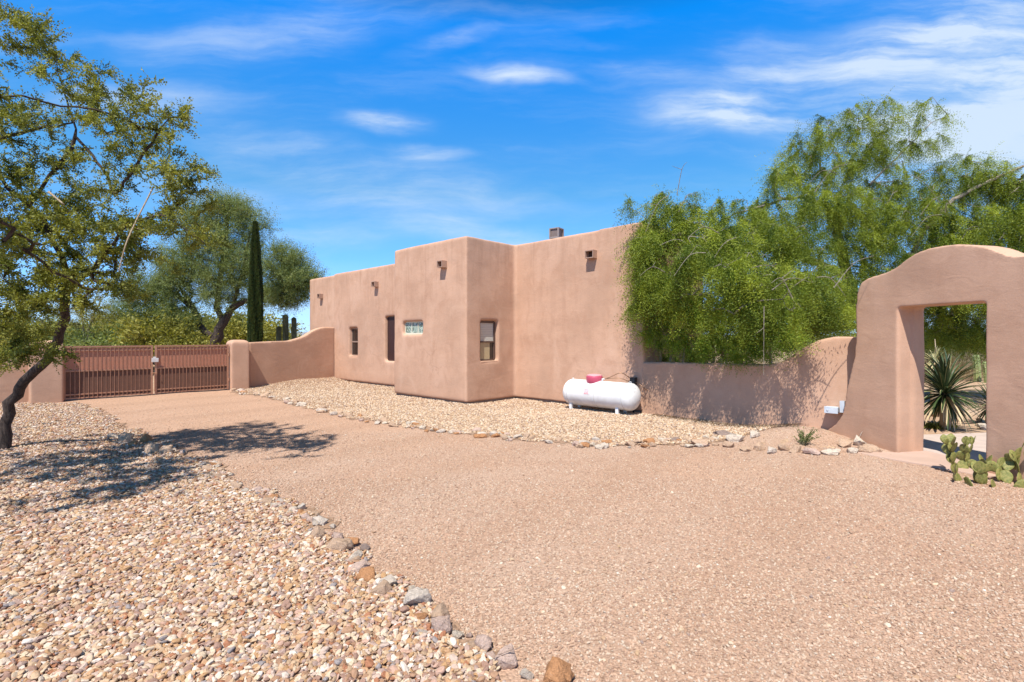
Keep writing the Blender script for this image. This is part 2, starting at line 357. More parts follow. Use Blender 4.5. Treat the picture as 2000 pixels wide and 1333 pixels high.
# ------------------------------------------------------------------ terrain
E1 = np.array((.724, -.690)); E2 = np.array((.690, .724)); HO = np.array((.085, 13.86)); HROT = math.atan2(-.690, .724)
def H(lx, ly, z=0):                      # house frame -> world
    p = HO+E1*lx+E2*ly; return Vector((p[0], p[1], z))
def Hinv(p): d = np.array((p[0], p[1]))-HO; return float(d@E1), float(d@E2)
def onH(px, ly):                         # local x where the view ray at column px meets the plane y=ly of the house frame
    u = (px-1000)/F; Y = (float(HO@E2)+ly)/(u*E2[0]+E2[1]); return Hinv((u*Y, Y))[0], Y
def zat(py, Y): return CH-(py-HZ)/F*Y
def hgt(x, y):
    x = np.asarray(x, float); y = np.asarray(y, float)
    z = .010*np.sin(x*1.1+.7)*np.sin(y*.9)+.006*np.sin(x*2.7+y*1.9)+.004*np.sin(x*5.1-y*4.3)
    z = z+.20*np.exp(-((x+7.9)**2+(y-20.6)**2)/2.2)+.16*np.exp(-((x+8.6)**2+(y-18.7)**2)/1.3)
    z = z+.16*np.exp(-((x-5.0)**2+(y-8.6)**2)/.5)
    far = np.clip((np.hypot(x, y)-60)/500, 0, 1); z = z-far*6
    return z
def hz(x, y): return float(hgt(x, y))
def inpoly(x, y, poly):
    ins = np.zeros(x.shape, bool); n = len(poly)
    for i in range(n):
        x0, y0 = poly[i]; x1, y1 = poly[(i+1) % n]
        c = ((y0 > y) != (y1 > y)) & (x < (x1-x0)*(y-y0)/(y1-y0+1e-12)+x0); ins ^= c
    return ins
def sheet(name, poly, res, off, mat, jit=.05):
    P = np.array(poly); x0, y0 = P.min(0); x1, y1 = P.max(0)
    nx = int((x1-x0)/res)+1; ny = int((y1-y0)/res)+1
    gx, gy = np.meshgrid(x0+np.arange(nx+1)*res, y0+np.arange(ny+1)*res, indexing='ij')
    cx = (gx[:-1, :-1]+gx[1:, 1:])/2; cy = (gy[:-1, :-1]+gy[1:, 1:])/2
    wob = jit*(np.sin(cx*9+cy*3)+np.sin(cy*13-cx*5)+np.sin(cx*23+cy*19)); ins = inpoly(cx+wob, cy+wob*.7, poly)
    idx = np.arange((nx+1)*(ny+1)).reshape(nx+1, ny+1)
    q = np.stack([idx[:-1, :-1], idx[1:, :-1], idx[1:, 1:], idx[:-1, 1:]], -1)[ins]
    used, inv = np.unique(q, return_inverse=True)
    X = gx.ravel()[used]; Y = gy.ravel()[used]; Z = hgt(X, Y)+off
    me = bpy.data.meshes.new(name); me.from_pydata(np.stack([X, Y, Z], -1).tolist(), [], inv.reshape(-1, 4).tolist())
    me.polygons.foreach_set('use_smooth', np.ones(len(me.polygons), bool)); me.update()
    return link(name, me, mat)
# base ground: fine near, coarse far, one sheet to the horizon
ax = np.concatenate([-np.geomspace(4000, 22, 26), np.arange(-21, 21.01, .35), np.geomspace(22, 4000, 26)])
ay = np.concatenate([-np.geomspace(3000, 4, 14), np.arange(-3, 30, .35), np.geomspace(31, 7000, 34)])
GX, GY = np.meshgrid(ax, ay, indexing='ij'); GZ = hgt(GX, GY)
ii = np.arange(GX.size).reshape(GX.shape)
q = np.stack([ii[:-1, :-1], ii[1:, :-1], ii[1:, 1:], ii[:-1, 1:]], -1).reshape(-1, 4)
me = bpy.data.meshes.new('ground'); me.from_pydata(np.stack([GX, GY, GZ], -1).reshape(-1, 3).tolist(), [], q.tolist())
me.polygons.foreach_set('use_smooth', np.ones(len(me.polygons), bool))
tag(link('ground', me, M_ground), kind='structure')

LB = [gp(*p) for p in [(118, 788), (160, 790), (195, 803), (235, 832), (290, 850), (345, 878), (440, 925), (490, 958), (600, 1000), (645, 1045), (700, 1100),
                       (780, 1160), (860, 1220), (960, 1290), (1050, 1345), (1130, 1420)]]
LBpoly = LB+[(.55, 1.5), (-9, 1.2), (-22, 8), gp(-520, 788)]
RBe = [gp(*p) for p in [(452, 766), (520, 776), (600, 796), (700, 819), (760, 827), (830, 839), (930, 851), (1000, 858), (1100, 867), (1200, 873), (1320, 869), (1400, 864)]]
def h2(lx, ly): v = H(lx, ly); return (v.x, v.y)
RBpoly = RBe+[gp(1480, 850), h2(6.9, .08), h2(.0, .08), h2(.0, -1.70), h2(-3.1, -1.70), h2(-3.1, -.45), h2(-9.3, -.45), h2(-9.4, .3), gp(500, 744)]
DRpoly = [gp(-2600, 2600), gp(*(150, 780)), gp(118, 780), gp(440, 757), gp(455, 764), gp(600, 790), gp(830, 832), gp(1200, 866), gp(1440, 846), gp(1560, 846), gp(1640, 862),
          gp(1780, 886), gp(1930, 930), gp(2100, 985), (7.3, 3.0), (7.5, .8), (-1, .8)]
DRpoly[0] = (-14, 6.5)
tag(sheet('driveway', DRpoly, .10, .004, M_drive), kind='structure')
tag(sheet('gravel_bed', LBpoly, .09, .012, M_bed), kind='structure')
tag(sheet('gravel_strip', RBpoly, .09, .012, M_bed), kind='structure')

def cloud(bands, poly, rng, xlim=1.2):
    """jittered points inside poly; bands = (y0, y1, spacing)"""
    outp = []
    for y0, y1, s in bands:
        P = np.array(poly); xa = max(P[:, 0].min(), -y1*xlim-1.0); xb = min(P[:, 0].max(), y1*xlim+1.0)
        gx, gy = np.meshgrid(np.arange(xa, xb, s), np.arange(y0, y1, s), indexing='ij')
        x = gx.ravel()+rng.uniform(-.5, .5, gx.size)*s; y = gy.ravel()+rng.uniform(-.5, .5, gx.size)*s
        wob = .05*(np.sin(x*7+y*3)+np.sin(y*11-x*5)); k = inpoly(x+wob, y+wob, poly) & (np.abs(x) < y*xlim+.9)
        outp.append(np.stack([x[k], y[k]], -1))
    return np.concatenate(outp)
def scatter(name, pts, smin, smax, flat, mat, label, cat, rng, subdiv=2, amp=.55, lift=.25, smooth=True, off=.012, protos=7, tilt=.35, power=1.0):
    n = len(pts); r = smin+(smax-smin)*rng.random(n)**power
    zz = hgt(pts[:, 0], pts[:, 1])+off+r*lift*rng.uniform(.4, 1.6, n)
    me = bpy.data.meshes.new(name); me.vertices.add(n)
    me.vertices.foreach_set('co', np.stack([pts[:, 0], pts[:, 1], zz], -1).astype(np.float32).ravel())
    scl = np.stack([r*rng.uniform(.9, 1.4, n), r*rng.uniform(.7, 1.0, n), r*rng.uniform(flat*.8, flat*1.3, n)], -1)
    rot = np.stack([rng.normal(0, tilt, n), rng.normal(0, tilt, n), rng.uniform(0, 6.28, n)], -1)
    for nm, arr in (('scl', scl), ('rot', rot)):
        a = me.attributes.new(nm, 'FLOAT_VECTOR', 'POINT'); a.data.foreach_set('vector', arr.astype(np.float32).ravel())
    a = me.attributes.new('pid', 'INT', 'POINT'); a.data.foreach_set('value', rng.integers(0, protos, n).astype(np.int32))
    o = link(name, me); ng = bpy.data.node_groups.new(name, 'GeometryNodeTree')
    ng.interface.new_socket('Geometry', in_out='INPUT', socket_type='NodeSocketGeometry'); ng.interface.new_socket('Geometry', in_out='OUTPUT', socket_type='NodeSocketGeometry')
    N = ng.nodes; L = ng.links; gi = N.new('NodeGroupInput'); go = N.new('NodeGroupOutput')
    g2i = N.new('GeometryNodeGeometryToInstance')
    for k in range(protos):
        ico = N.new('GeometryNodeMeshIcoSphere'); ico.inputs['Radius'].default_value = 1; ico.inputs['Subdivisions'].default_value = subdiv
        tn = N.new('ShaderNodeTexNoise'); tn.noise_dimensions = '4D'; tn.inputs['W'].default_value = k*5.37+1; tn.inputs['Scale'].default_value = .9; tn.inputs['Detail'].default_value = 1.5
        sb = N.new('ShaderNodeVectorMath'); sb.operation = 'SUBTRACT'; sb.inputs[1].default_value = (.5, .5, .5)
        mu = N.new('ShaderNodeVectorMath'); mu.operation = 'SCALE'; mu.inputs['Scale'].default_value = amp*2
        sp_ = N.new('GeometryNodeSetPosition'); ss = N.new('GeometryNodeSetShadeSmooth'); ss.inputs['Shade Smooth'].default_value = smooth; sm = N.new('GeometryNodeSetMaterial'); sm.inputs['Material'].default_value = mat
        L.new(tn.outputs['Color'], sb.inputs[0]); L.new(sb.outputs[0], mu.inputs[0]); L.new(mu.outputs[0], sp_.inputs['Offset'])
        L.new(ico.outputs[0], sp_.inputs['Geometry']); L.new(sp_.outputs[0], ss.inputs['Geometry']); L.new(ss.outputs[0], sm.inputs['Geometry']); L.new(sm.outputs[0], g2i.inputs[0])
    iop = N.new('GeometryNodeInstanceOnPoints'); iop.inputs['Pick Instance'].default_value = True
    L.new(gi.outputs[0], iop.inputs['Points']); L.new(g2i.outputs[0], iop.inputs['Instance'])
    for nm, dt, sk in (('scl', 'FLOAT_VECTOR', 'Scale'), ('rot', 'FLOAT_VECTOR', 'Rotation'), ('pid', 'INT', 'Instance Index')):
        na = N.new('GeometryNodeInputNamedAttribute'); na.data_type = dt; na.inputs['Name'].default_value = nm; L.new(na.outputs['Attribute'], iop.inputs[sk])
    L.new(iop.outputs[0], go.inputs[0])
    md = o.modifiers.new('scatter', 'NODES'); md.node_group = ng; me.materials.append(mat)
    return tag(o, label, cat, kind='stuff')
rg = np.random.default_rng(11)
p1 = cloud([(1.5, 4.2, .0195), (4.2, 7, .023), (7, 14.2, .032)], LBpoly, rg)
scatter('pebbles', p1, .008, .0205, .52, M_peb, 'loose multicoloured river pebbles covering the bed at the left', 'gravel', rg, 3, .78, .5, power=1.2, tilt=.45)
p1b = cloud([(1.5, 6, .085), (6, 12, .16)], LBpoly, rg)
scatter('large_pebbles', p1b, .017, .027, .5, M_peb, 'larger rounded pebbles lying on top of the left gravel bed', 'gravel', rg, 3, .6, .6)
p2 = cloud([(7, 12, .030), (12, 16, .038), (16, 22, .05)], RBpoly, rg)
scatter('gravel', p2, .010, .021, .62, M_gr, 'tan angular gravel strip along the base of the stucco house', 'gravel', rg, 2, .7, .5, smooth=False)
p3 = cloud([(1.5, 3.6, .0165), (3.6, 6, .021), (6, 9, .034), (9, 12, .07), (12, 17, .16)], DRpoly, rg)
p3 = p3[~inpoly(p3[:, 0], p3[:, 1], LBpoly) & ~inpoly(p3[:, 0], p3[:, 1], RBpoly)]
scatter('crushed_stone', p3, .004, .0108, .62, M_crush, 'fine pinkish crushed granite strewn over the driveway', 'gravel', rg, 1, .7, .3, smooth=False, off=.004, power=1.7)
p4 = cloud([(1.6, 4, .16), (4, 9, .33), (9, 16, .7)], DRpoly, rg)
scatter('stray_stones', p4, .007, .017, .6, M_gr, 'stray bigger stones scattered over the pinkish driveway', 'gravel', rg, 2, .7, .35, smooth=False, off=.004, power=2)

# far hills, distance haze put into their blue-grey colour
mb = MB(); xs = np.linspace(-4200, 4200, 160); rr = random.Random(4)
row0 = []; row1 = []; row2 = []
for i, x in enumerate(xs):
    h = 30+26*mnoise.fractal(Vector((x*.0011, 3.1, 0)), 1, 2, 6)+12*math.sin(x*.0021)
    row0.append((x, 3000+abs(x)*.1, -14)); row1.append((x, 3550, h*.55+4*mnoise.noise(Vector((x*.01, 0, 0))))); row2.append((x, 4200, h))
n = len(xs)
mb.add(row0+row1+row2, [(k*n+i, k*n+i+1, (k+1)*n+i+1, (k+1)*n+i) for k in (0, 1) for i in range(n-1)])
tag(mb.build('hills', simple('hill_haze', (.24, .24, .25), .9, scale=.004, var=.3), smooth=True), kind='structure')

# ------------------------------------------------------------------ house
house = empty('house', H(0, 0, 0), HROT)
tag(house, 'tan stucco adobe-style house with flat roof and projecting box bay', 'house')
XR = onH(1258, 0)[0]; XBL = onH(769, -1.79)[0]; XWL = onH(652, -.57)[0]; XL = onH(604, -.25)[0]
mb = MB()
fp = [(XL, -.25), (XWL, -.25), (XWL, -.57), (XBL, -.57), (XBL, -1.79), (0, -1.79), (0, 0), (XR, 0), (XR, 3.2), (XR-3, 3.2), (XR-3, 7), (XL, 7)]
mb.prism(fp, .07, [4.27, 4.27, 4.21, 4.21, 4.28, 4.275, 4.27, 4.29, 4.29, 4.29, 4.29, 4.22])
def rect(px0, px1, py0, py1, ly, pm=None):
    a, Ya = onH(px0, ly); b, Yb = onH(px1, ly); Ym = (Ya+Yb)/2
    return a, b, zat(py1, Ym), zat(py0, Ym)
W1 = rect(682, 698, 640, 696, -.57); W2 = rect(751.5, 768, 618, 706, -.57); W3 = rect(786, 825, 628, 653, -1.79)
u0 = (940-1000)/F; u1 = (973-1000)/F      # window in the short side of the bay (plane x = 0)
def onSide(px):
    u = (px-1000)/F; Y = float(HO@E1)/(u*E1[0]+E1[1]); return Hinv((u*Y, Y))[1], Y
sa, sYa = onSide(940); sb_, sYb = onSide(973); sYm = (sYa+sYb)/2; W4 = (sa, sb_, zat(706, sYm), zat(627, sYm))
cut = []
for (a, b, z0, z1), ly in ((W1, -.57), (W2, -.57), (W3, -1.79)):
    c = MB(); c.box(a, b+(.12 if (a, b, z0, z1) == W2 else 0), ly-.3, ly+.17, z0, z1); cut.append(c)
c = MB(); c.box(-.17, .3, W4[0], W4[1], W4[2], W4[3]); cut.append(c)
c = MB(); c.box(XL+.35, XR-3.35, .35, 6.65, 3.85, 5); cut.append(c); c = MB(); c.box(XR-3.4, XR-.35, .35, 2.85, 3.85, 5); cut.append(c)
adobe('wall', mb, cut, .042, 5, M_stucco, house, amp=.010)
f = MB(); f.prism([(x+(.05 if x < -1 else -.05), y+.06) for x, y in fp], -.25, .13); f.build('foundation', M_found, house)
M_tin = simple('canale_metal', (.42, .27, .20), .6, .2)
M_spout_shade = simple('spout_shade', (.07, .04, .03), .9)  # near-black colour stands in for the shade inside the spout mouth
for px, py0, py1, ly in ((626, 575.5, 583.5, -.25), (733.5, 552, 561, -.57), (865, 512, 524, -1.79), (1155, 492, 506, 0)):
    x, Y = onH(px+3.0, ly); z1 = zat(py0, Y); z0 = zat(py1, Y); w = .105 if py0 != 492 else .12; p = .17; t = .018
    m = MB(); m.box(x-w, x+w, ly-p, ly+.05, z0, z0+t); m.box(x-w, x-w+t, ly-p, ly+.05, z0+t, z1); m.box(x+w-t, x+w, ly-p, ly+.05, z0+t, z1); m.box(x-w, x+w, ly-p, ly+.05, z1-.002, z1+t)
    cn = m.build('canale', M_tin, house)
    m = MB(); m.box(x-w+t, x+w-t, ly-.025, ly+.03, z0+t, z1-.004); m.build('shade_block', M_spout_shade, cn)
def glass(name, col, rough=.06, spec=.8):
    t = NT(name); v = t.map(1.0)
    return t.fin(t.ramp(t.noise(v, 3, 3), [(.3, tuple(x*.7 for x in col)), (.7, col)]), rough, t.bump(t.noise(v, 2.5, 2), .05, .02), spec=spec)
M_gl = glass('dark_glass', (.022, .018, .016)); M_fr = simple('window_frame', (.30, .20, .15), .5); M_frd = simple('dark_frame', (.10, .06, .045), .5)
M_blind = NT('blinds'); v = M_blind.map(1.0); sx = M_blind.n('ShaderNodeSeparateXYZ'); M_blind.l(v, sx.inputs[0])
wv = M_blind.math('FRACT', M_blind.math('MULTIPLY', sx.outputs[2], 22)); M_blind = M_blind.fin(M_blind.ramp(wv, [(0, .20), (.2, (.50, .48, .42)), (.9, (.56, .54, .47))]), .4)
# slim double-hung window
a, b, z0, z1 = W1; y = -.57+.10
def ring(m, a, b, z0, z1, y0, y1, w):
    m.box(a, b, y0, y1, z0, z0+w); m.box(a, b, y0, y1, z1-w, z1); m.box(a, a+w, y0, y1, z0+w, z1-w); m.box(b-w, b, y0, y1, z0+w, z1-w)
m = MB(); ring(m, a-.02, b+.02, z0-.01, z1+.01, y, y+.05, .06); zm = (z0+z1)/2; m.box(a+.04, b-.04, y-.01, y+.04, zm-.025, zm+.025)
w = m.build('window', M_fr, house, bevel=.004); tag(w, 'slim dark double-hung window')
m = MB(); m.box(a+.04, b-.04, y+.02, y+.03, z0+.05, z1-.07); m.build('pane', M_gl, w)
m = MB(); m.box(a-.02, b+.02, y-.09, y-.002, z0-.045, z0+.008); m.build('sill', M_stucco, w, bevel=.015)
# tall shuttered opening
a, b, z0, z1 = W2; m = MB()
M_shut = simple('shutter_paint', (.055, .022, .018), .55)
ring(m, a-.02, b+.13, z0-.01, z1+.01, y, y+.06, .045)
w = m.build('window', M_frd, house); tag(w, 'tall narrow window behind dark ribbed shutter')
m = MB(); k = 11
for i in range(k):
    xa = a+.02+(b+.09-a)*i/k; m.box(xa, xa+(b+.09-a)/k*.72, y+.005, y+.04, z0+.03, z1-.03)
m.box(a+.02, b+.10, y+.035, y+.045, z0+.03, z1-.03); m.build('shutter', M_shut, w)
# glass block window
a, b, z0, z1 = W3; y3 = -1.79+.09
M_blk = NT('glass_block'); v = M_blk.map((9, 9, 4)); nz = M_blk.noise(v, 1.6, 3, .6, 3)
M_blk = M_blk.fin(M_blk.ramp(nz, [(.38, (.03, .06, .045)), (.5, (.20, .28, .22)), (.62, (.62, .70, .60))]), .12, M_blk.bump(nz, .5, .05), spec=.8)
M_mort = simple('block_mortar', (.62, .60, .48), .8)
m = MB(); ring(m, a-.02, b+.02, z0-.01, z1+.01, y3, y3+.06, .045); n = 3; wd = (b-a-.05)/n
for i in range(1, n): m.box(a+.025+wd*i-.014, a+.025+wd*i+.014, y3, y3+.06, z0+.03, z1-.03)
w = m.build('window', M_mort, house); tag(w, 'small glass block window of three blocks')
for i in range(n):
    m = MB(); m.box(a+.025+wd*i+.012, a+.025+wd*(i+1)-.012, y3+.012, y3+.06, z0+.03, z1-.03); m.build('glass_block', M_blk, w, bevel=.012)
# bay side window (plane x=0)
a, b, z0, z1 = W4; x = -.10; m = MB()
def box_s(m, y0, y1, x0, x1, za, zb): m.box(x0, x1, y0, y1, za, zb)
for (p, q_, r, s) in ((a-.02, b+.02, z0-.01, z0+.05), (a-.02, b+.02, z1-.06, z1+.01), (a-.02, a+.06, z0+.05, z1-.06), (b-.07, b+.02, z0+.05, z1-.06)): m.box(x-.05, x, p, q_, r, s)
zm = z0+(z1-z0)*.48; m.box(x-.035, x+.01, a+.06, b-.07, zm-.02, zm+.02)
w = m.build('window', M_frd, house, bevel=.004); tag(w, 'bronze sash window with half-lowered blinds')
m = MB(); m.box(x-.03, x-.022, a+.06, b-.07, zm+.02, z1-.06); m.build('blind', M_blind, w)
m = MB(); m.box(x-.03, x-.022, a+.06, b-.20, z0+.05, zm-.02); m.build('shade', simple('tan_shade', (.42, .34, .20), .5, var=.06), w)
m = MB(); m.box(x-.032, x-.024, b-.20, b-.07, z0+.05, zm-.02); m.build('pane', M_gl, w)
m = MB(); m.box(x+.002, x+.10, a-.02, b+.02, z0-.05, z0+.012); m.build('sill', M_stucco, w, bevel=.02)
# roof vent
vx = onH(1087, 1.2)
vp = at(1087, 470, vx[1]); l = Hinv(vp); zc = zat(447, vx[1])
m = MB(); Mv = Matrix.Translation((l[0], l[1], 0)) @ Matrix.Rotation(.15, 4, 'Z'); s_ = .155
m.box(-s_*.75, s_*.75, -s_*.75, s_*.75, 3.8, zc-.30, M=Mv); vt = m.build('roof_vent', simple('vent_metal', (.30, .24, .21), .5, .4), house)
m = MB(); m.box(-s_, s_, -s_, s_, zc-.30, zc-.255, M=Mv); m.box(-s_, s_, -s_, s_, zc-.03, zc, M=Mv)
for sx_ in (-1, 1):
    for sy_ in (-1, 1): m.box(sx_*s_*.88-.02, sx_*s_*.88+.02, sy_*s_*.88-.02, sy_*s_*.88+.02, zc-.255, zc-.03, M=Mv)
m.build('cap', simple('vent_cap', (.36, .29, .25), .5, .4), vt)
m = MB(); m.box(-s_*.8, s_*.8, -s_*.8, s_*.8, zc-.255, zc-.03, M=Mv); m.build('louvre', simple('vent_louvre', (.20, .15, .13), .6, .2), vt)

# ------------------------------------------------------------------ walls, gate, arch
G0 = np.array(gp(120, 785)); GD = np.array((.688, .725)); GN = np.array((.725, -.688)); GROT = math.atan2(GD[1], GD[0])
def Gw(s, t, z=0): p = G0+GD*s+GN*t; return Vector((p[0], p[1], z))   # s along the gate to the right, t toward the drive
GL = 4.06
def column(name, s0, s1, label):
    m = MB(); w = (s1-s0)/2; top = 1.50
    prof = [(-w, -.28), (w, -.28), (w, .28), (-w, .28)]
    m.prism(prof, -.3, top); 
    # domed cap
    k = 10; vs = []
    for zz, f_ in ((top-.02, 1.0), (top+.05, .97), (top+.10, .80), (top+.13, .45)):
        vs += [(x*f_, y*f_, zz) for x, y in prof]
    m.add(vs, [(3, 2, 1, 0), (12, 13, 14, 15)]+[(r*4+i, r*4+(i+1) % 4, r*4+4+(i+1) % 4, r*4+4+i) for r in range(3) for i in range(4)])
    c = Gw((s0+s1)/2, -.10); o = adobe(name, m, [], .03, 4, M_arch, amp=.006, loc=(c.x, c.y, 0), rot=(0, 0, GROT)); return tag(o, label, 'pillar')
column('gate_pillar', -.62, .035, 'stucco gate pillar with domed cap beside the leaning tree trunk')
column('gate_pillar', GL+.02, GL+.56, 'stucco gate pillar with domed cap standing at the curved garden wall')
def wallrun(name, pts, thick, tops, label, vox=.035):
    """pts: world xy along the front face; tops: z per point"""
    P = [Vector((p[0], p[1], 0)) for p in pts]; d = (P[-1]-P[0]).normalized(); nb = Vector((-d.y, d.x, 0))*thick
    m = MB(); n = len(P); vs = []
    for p, z in zip(P, tops): vs += [(p.x, p.y, -.3), (p.x, p.y, z), (p.x+nb.x, p.y+nb.y, z), (p.x+nb.x, p.y+nb.y, -.3)]
    fs = [(0, 1, 2, 3), ((n-1)*4+3, (n-1)*4+2, (n-1)*4+1, (n-1)*4)]
    for i in range(n-1):
        for j in range(4): fs.append((i*4+j, i*4+4+j, i*4+4+(j+1) % 4, i*4+(j+1) % 4))
    m.add(vs, fs); bm = bmesh.new(); me = m.mesh('t'); bm.from_mesh(me); bmesh.ops.recalc_face_normals(bm, faces=bm.faces); bm.to_mesh(me); bm.free()
    m2 = MB(); m2.add([tuple(v.co) for v in me.vertices], [tuple(p.vertices) for p in me.polygons])
    o = adobe(name, m2, [], vox, 4, M_arch, amp=.007); return tag(o, label, 'wall')
# curved wall between right pillar and house
wa = Gw(GL+.50, -.16); wb = H(XWL-.02, -.50)
pxs = np.linspace(487, 656, 30); pts = []; tops = []
tp = np.interp(pxs, [487, 540, 565, 580, 595, 607, 618, 630, 642, 656], [669, 666.5, 666, 662, 657, 649, 643, 639.5, 639, 640])
for px, py in zip(pxs, tp):
    u = (px-1000)/F; d = wb-wa; Y = (wa.x*d.y-wa.y*d.x)/(u*d.y-d.x); pts.append((u*Y, Y)); tops.append(zat(py, Y))
wallrun('garden_wall', pts, .22, tops, 'low stucco wall sweeping up to the far end of the house')
# wall left of the gate
pts = []; tops = []
for s_ in np.linspace(-7, -.5, 24):
    p = Gw(s_, -.20); pts.append((p.x, p.y)); tops.append(1.0+.42*max(0, (s_+1.3)/.8)**1.6 if s_ > -1.3 else 1.0)
wallrun('garden_wall', pts, .22, tops, 'low stucco wall running left from the gate behind the leaning trunk')
# low wall right of the house
px_ = np.linspace(1251, 1712, 70)
tp = np.interp(px_, [1251, 1300, 1500, 1520, 1540, 1556, 1575, 1600, 1630, 1660, 1700], [707, 708, 712, 709, 699, 687, 676, 664, 658, 658, 660])
pts = []; tops = []
for px, py in zip(px_, tp): lx, Y = onH(px, .0); p = H(lx, .0); pts.append((p.x, p.y)); tops.append(zat(py, Y))
wallrun('garden_wall', pts, .24, tops, 'low stucco wall joining the house to the arched gateway, under overhanging tree', .03)

# gate
M_gate = simple('gate_paint', (.38, .195, .12), .5, .1, var=.15); M_sheet = simple('gate_sheet', (.44, .20, .125), .6, .1, var=.08); M_screen = simple('gate_screen', (.14, .068, .045), .8, var=.12)
gate = empty('driveway_gate', Gw(0, 0), GROT); tag(gate, 'wide double-leaf iron gate painted reddish brown, across the driveway', 'gate')
gz0, gz1 = .05, 1.47; half = GL/2
for side in (0, 1):
    x0 = .03+side*half; x1 = x0+half-.05; m = MB()
    for z, w in ((gz1-.04, .045), (gz1-.14, .032), (.78, .035), (gz0+.10, .035), (gz0, .035)): m.box(x0+.05, x1-.05, -.02, .02, z, z+w)
    m.box(x0, x0+.05, -.028, .028, gz0-.02, gz1+.01); m.box(x1-.05, x1, -.028, .028, gz0-.02, gz1+.01)
    k = 20
    for i in range(1, k):
        x = x0+.05+(x1-x0-.1)*i/k; m.box(x-.005, x+.005, -.034, -.0205, gz0+.02, gz1-.05)
    lf = m.build('gate_leaf', M_gate, gate)
    m = MB(); m.box(x0+.052, x1-.052, .0205, .026, .815, gz1-.05); m.build('metal_sheet', M_sheet, lf)
    m = MB(); m.box(x0+.052, x1-.052, .0205, .026, gz0+.03, .80); m.build('mesh_screen', M_screen, lf)
    hx = x0 if side == 0 else x1
    for z in (.35, 1.15): m = MB(); m.tube([(hx, -.02, z-.05), (hx, -.02, z+.05)], .025, 8); m.build('hinge', M_gate, lf)
m = MB(); cx = half; m.box(cx-.06, cx+.11, -.075, -.035, .98, 1.10); m.box(cx-.02, cx+.05, -.06, -.035, 1.10, 1.14); m.build('lock_plate', simple('lock_metal', (.68, .66, .63), .4, .3), gate, bevel=.008)
m = MB(); m.tube([(cx+.01, -.05, .12), (cx+.01, -.05, .62)], .011, 8); m.tube([(cx-.06, -.05, .66), (cx+.06, -.05, .66)], .011, 8); m.build('drop_bolt', M_gate, gate)

# arched gateway
P0 = np.array((5.67, 7.34)); U = np.array((-.2, .98)); U = U/np.linalg.norm(U); NA = np.array((U[1], -U[0]))  # NA points away from the drive
AROT = math.atan2(U[1], U[0])            # local x = along U (left/far), local y = -NA ... +90deg of U
def onA(px):
    u = (px-1000)/F; s = (P0[0]-u*P0[1])/(u*U[1]-U[0]); return s, P0[1]+U[1]*s
outl = [(1598, 846), (1618, 838), (1632, 828), (1643, 812), (1649, 790), (1653, 765), (1660, 735), (1668, 700), (1671.5, 660), (1672, 600), (1675, 572), (1682, 553), (1695, 544),
        (1715, 538), (1735, 531), (1752, 521), (1768, 508), (1788, 495), (1812, 486), (1840, 480), (1868, 477), (1900, 478), (1925, 482), (1948, 490), (1968, 498), (1990, 500), (2030, 494), (2090, 490)]
prof = []
for px, py in outl: s, Y = onA(px); prof.append((s, zat(py, Y)))
prof[0] = (prof[0][0]+.05, -.05)
prof += [(-2.35, 2.60), (-2.6, 2.4), (-2.7, 1.6), (-2.8, .8), (-3.3, .1), (-3.3, -.4), (prof[0][0], -.4)]
m = MB(); n = len(prof); TH = .44
m.add([(s, 0, z) for s, z in prof]+[(s, -TH, z) for s, z in prof], [tuple(range(n)), tuple(range(n, 2*n))[::-1]]+[(i, n+i, n+(i+1) % n, (i+1) % n) for i in range(n)])
me = m.mesh('t'); bm = bmesh.new(); bm.from_mesh(me); bmesh.ops.recalc_face_normals(bm, faces=bm.faces); bm.to_mesh(me); bm.free()
m2 = MB(); m2.add([tuple(v.co) for v in me.vertices], [tuple(p.vertices) for p in me.polygons])
sL = onA(1754)[0]; sR = onA(1924)[0]; topz = 2.15
c1 = MB(); c1.box(sR, sL, -.24, .3, -.6, topz); c2 = MB(); c2.box(sR, sL-.035, -.9, -.2, -.6, topz)
arch = adobe('arched_gateway', m2, [c1, c2], .022, 6, M_arch, amp=.012, loc=(P0[0], P0[1], 0), rot=(0, 0, AROT))
tag(arch, 'tall stucco gateway with wavy arched top and open doorway', 'gateway')
def Aw(s, t, z=0): p = P0+U*s+NA*t; return Vector((p[0], p[1], z))   # t>0 away from the drive
# threshold slab and garden path
def slab(name, pts, z, th, mat, label, cat):
    m = MB(); m.prism(pts, -.1, z); return tag(m.build(name, mat, bevel=.015), kind='structure')
def ccw(pts):
    a = sum(pts[i][0]*pts[(i+1) % len(pts)][1]-pts[(i+1) % len(pts)][0]*pts[i][1] for i in range(len(pts))); return pts if a > 0 else pts[::-1]
apron = ccw([gp(1655, 884), gp(1700, 884), gp(1757, 888), tuple(Aw(0, .0)[:2]), tuple(Aw(0.0, .46)[:2]), tuple(Aw(-1.25, .46)[:2]), tuple(Aw(-1.3, 0)[:2]), gp(1905, 931), gp(1870, 924), gp(1800, 910), gp(1740, 900)])
slab('threshold', apron, .03, .1, M_slab, '', '')
path = ccw([tuple(Aw(.35, .47)[:2]), tuple(Aw(-1.3, .47)[:2]), tuple(Aw(-2.2, 1.3)[:2]), tuple(Aw(-2.0, 3.8)[:2]), tuple(Aw(.9, 4.2)[:2]), tuple(Aw(1.05, 1.6)[:2])])
slab('path', path, .022, .1, M_slab2, '', '')

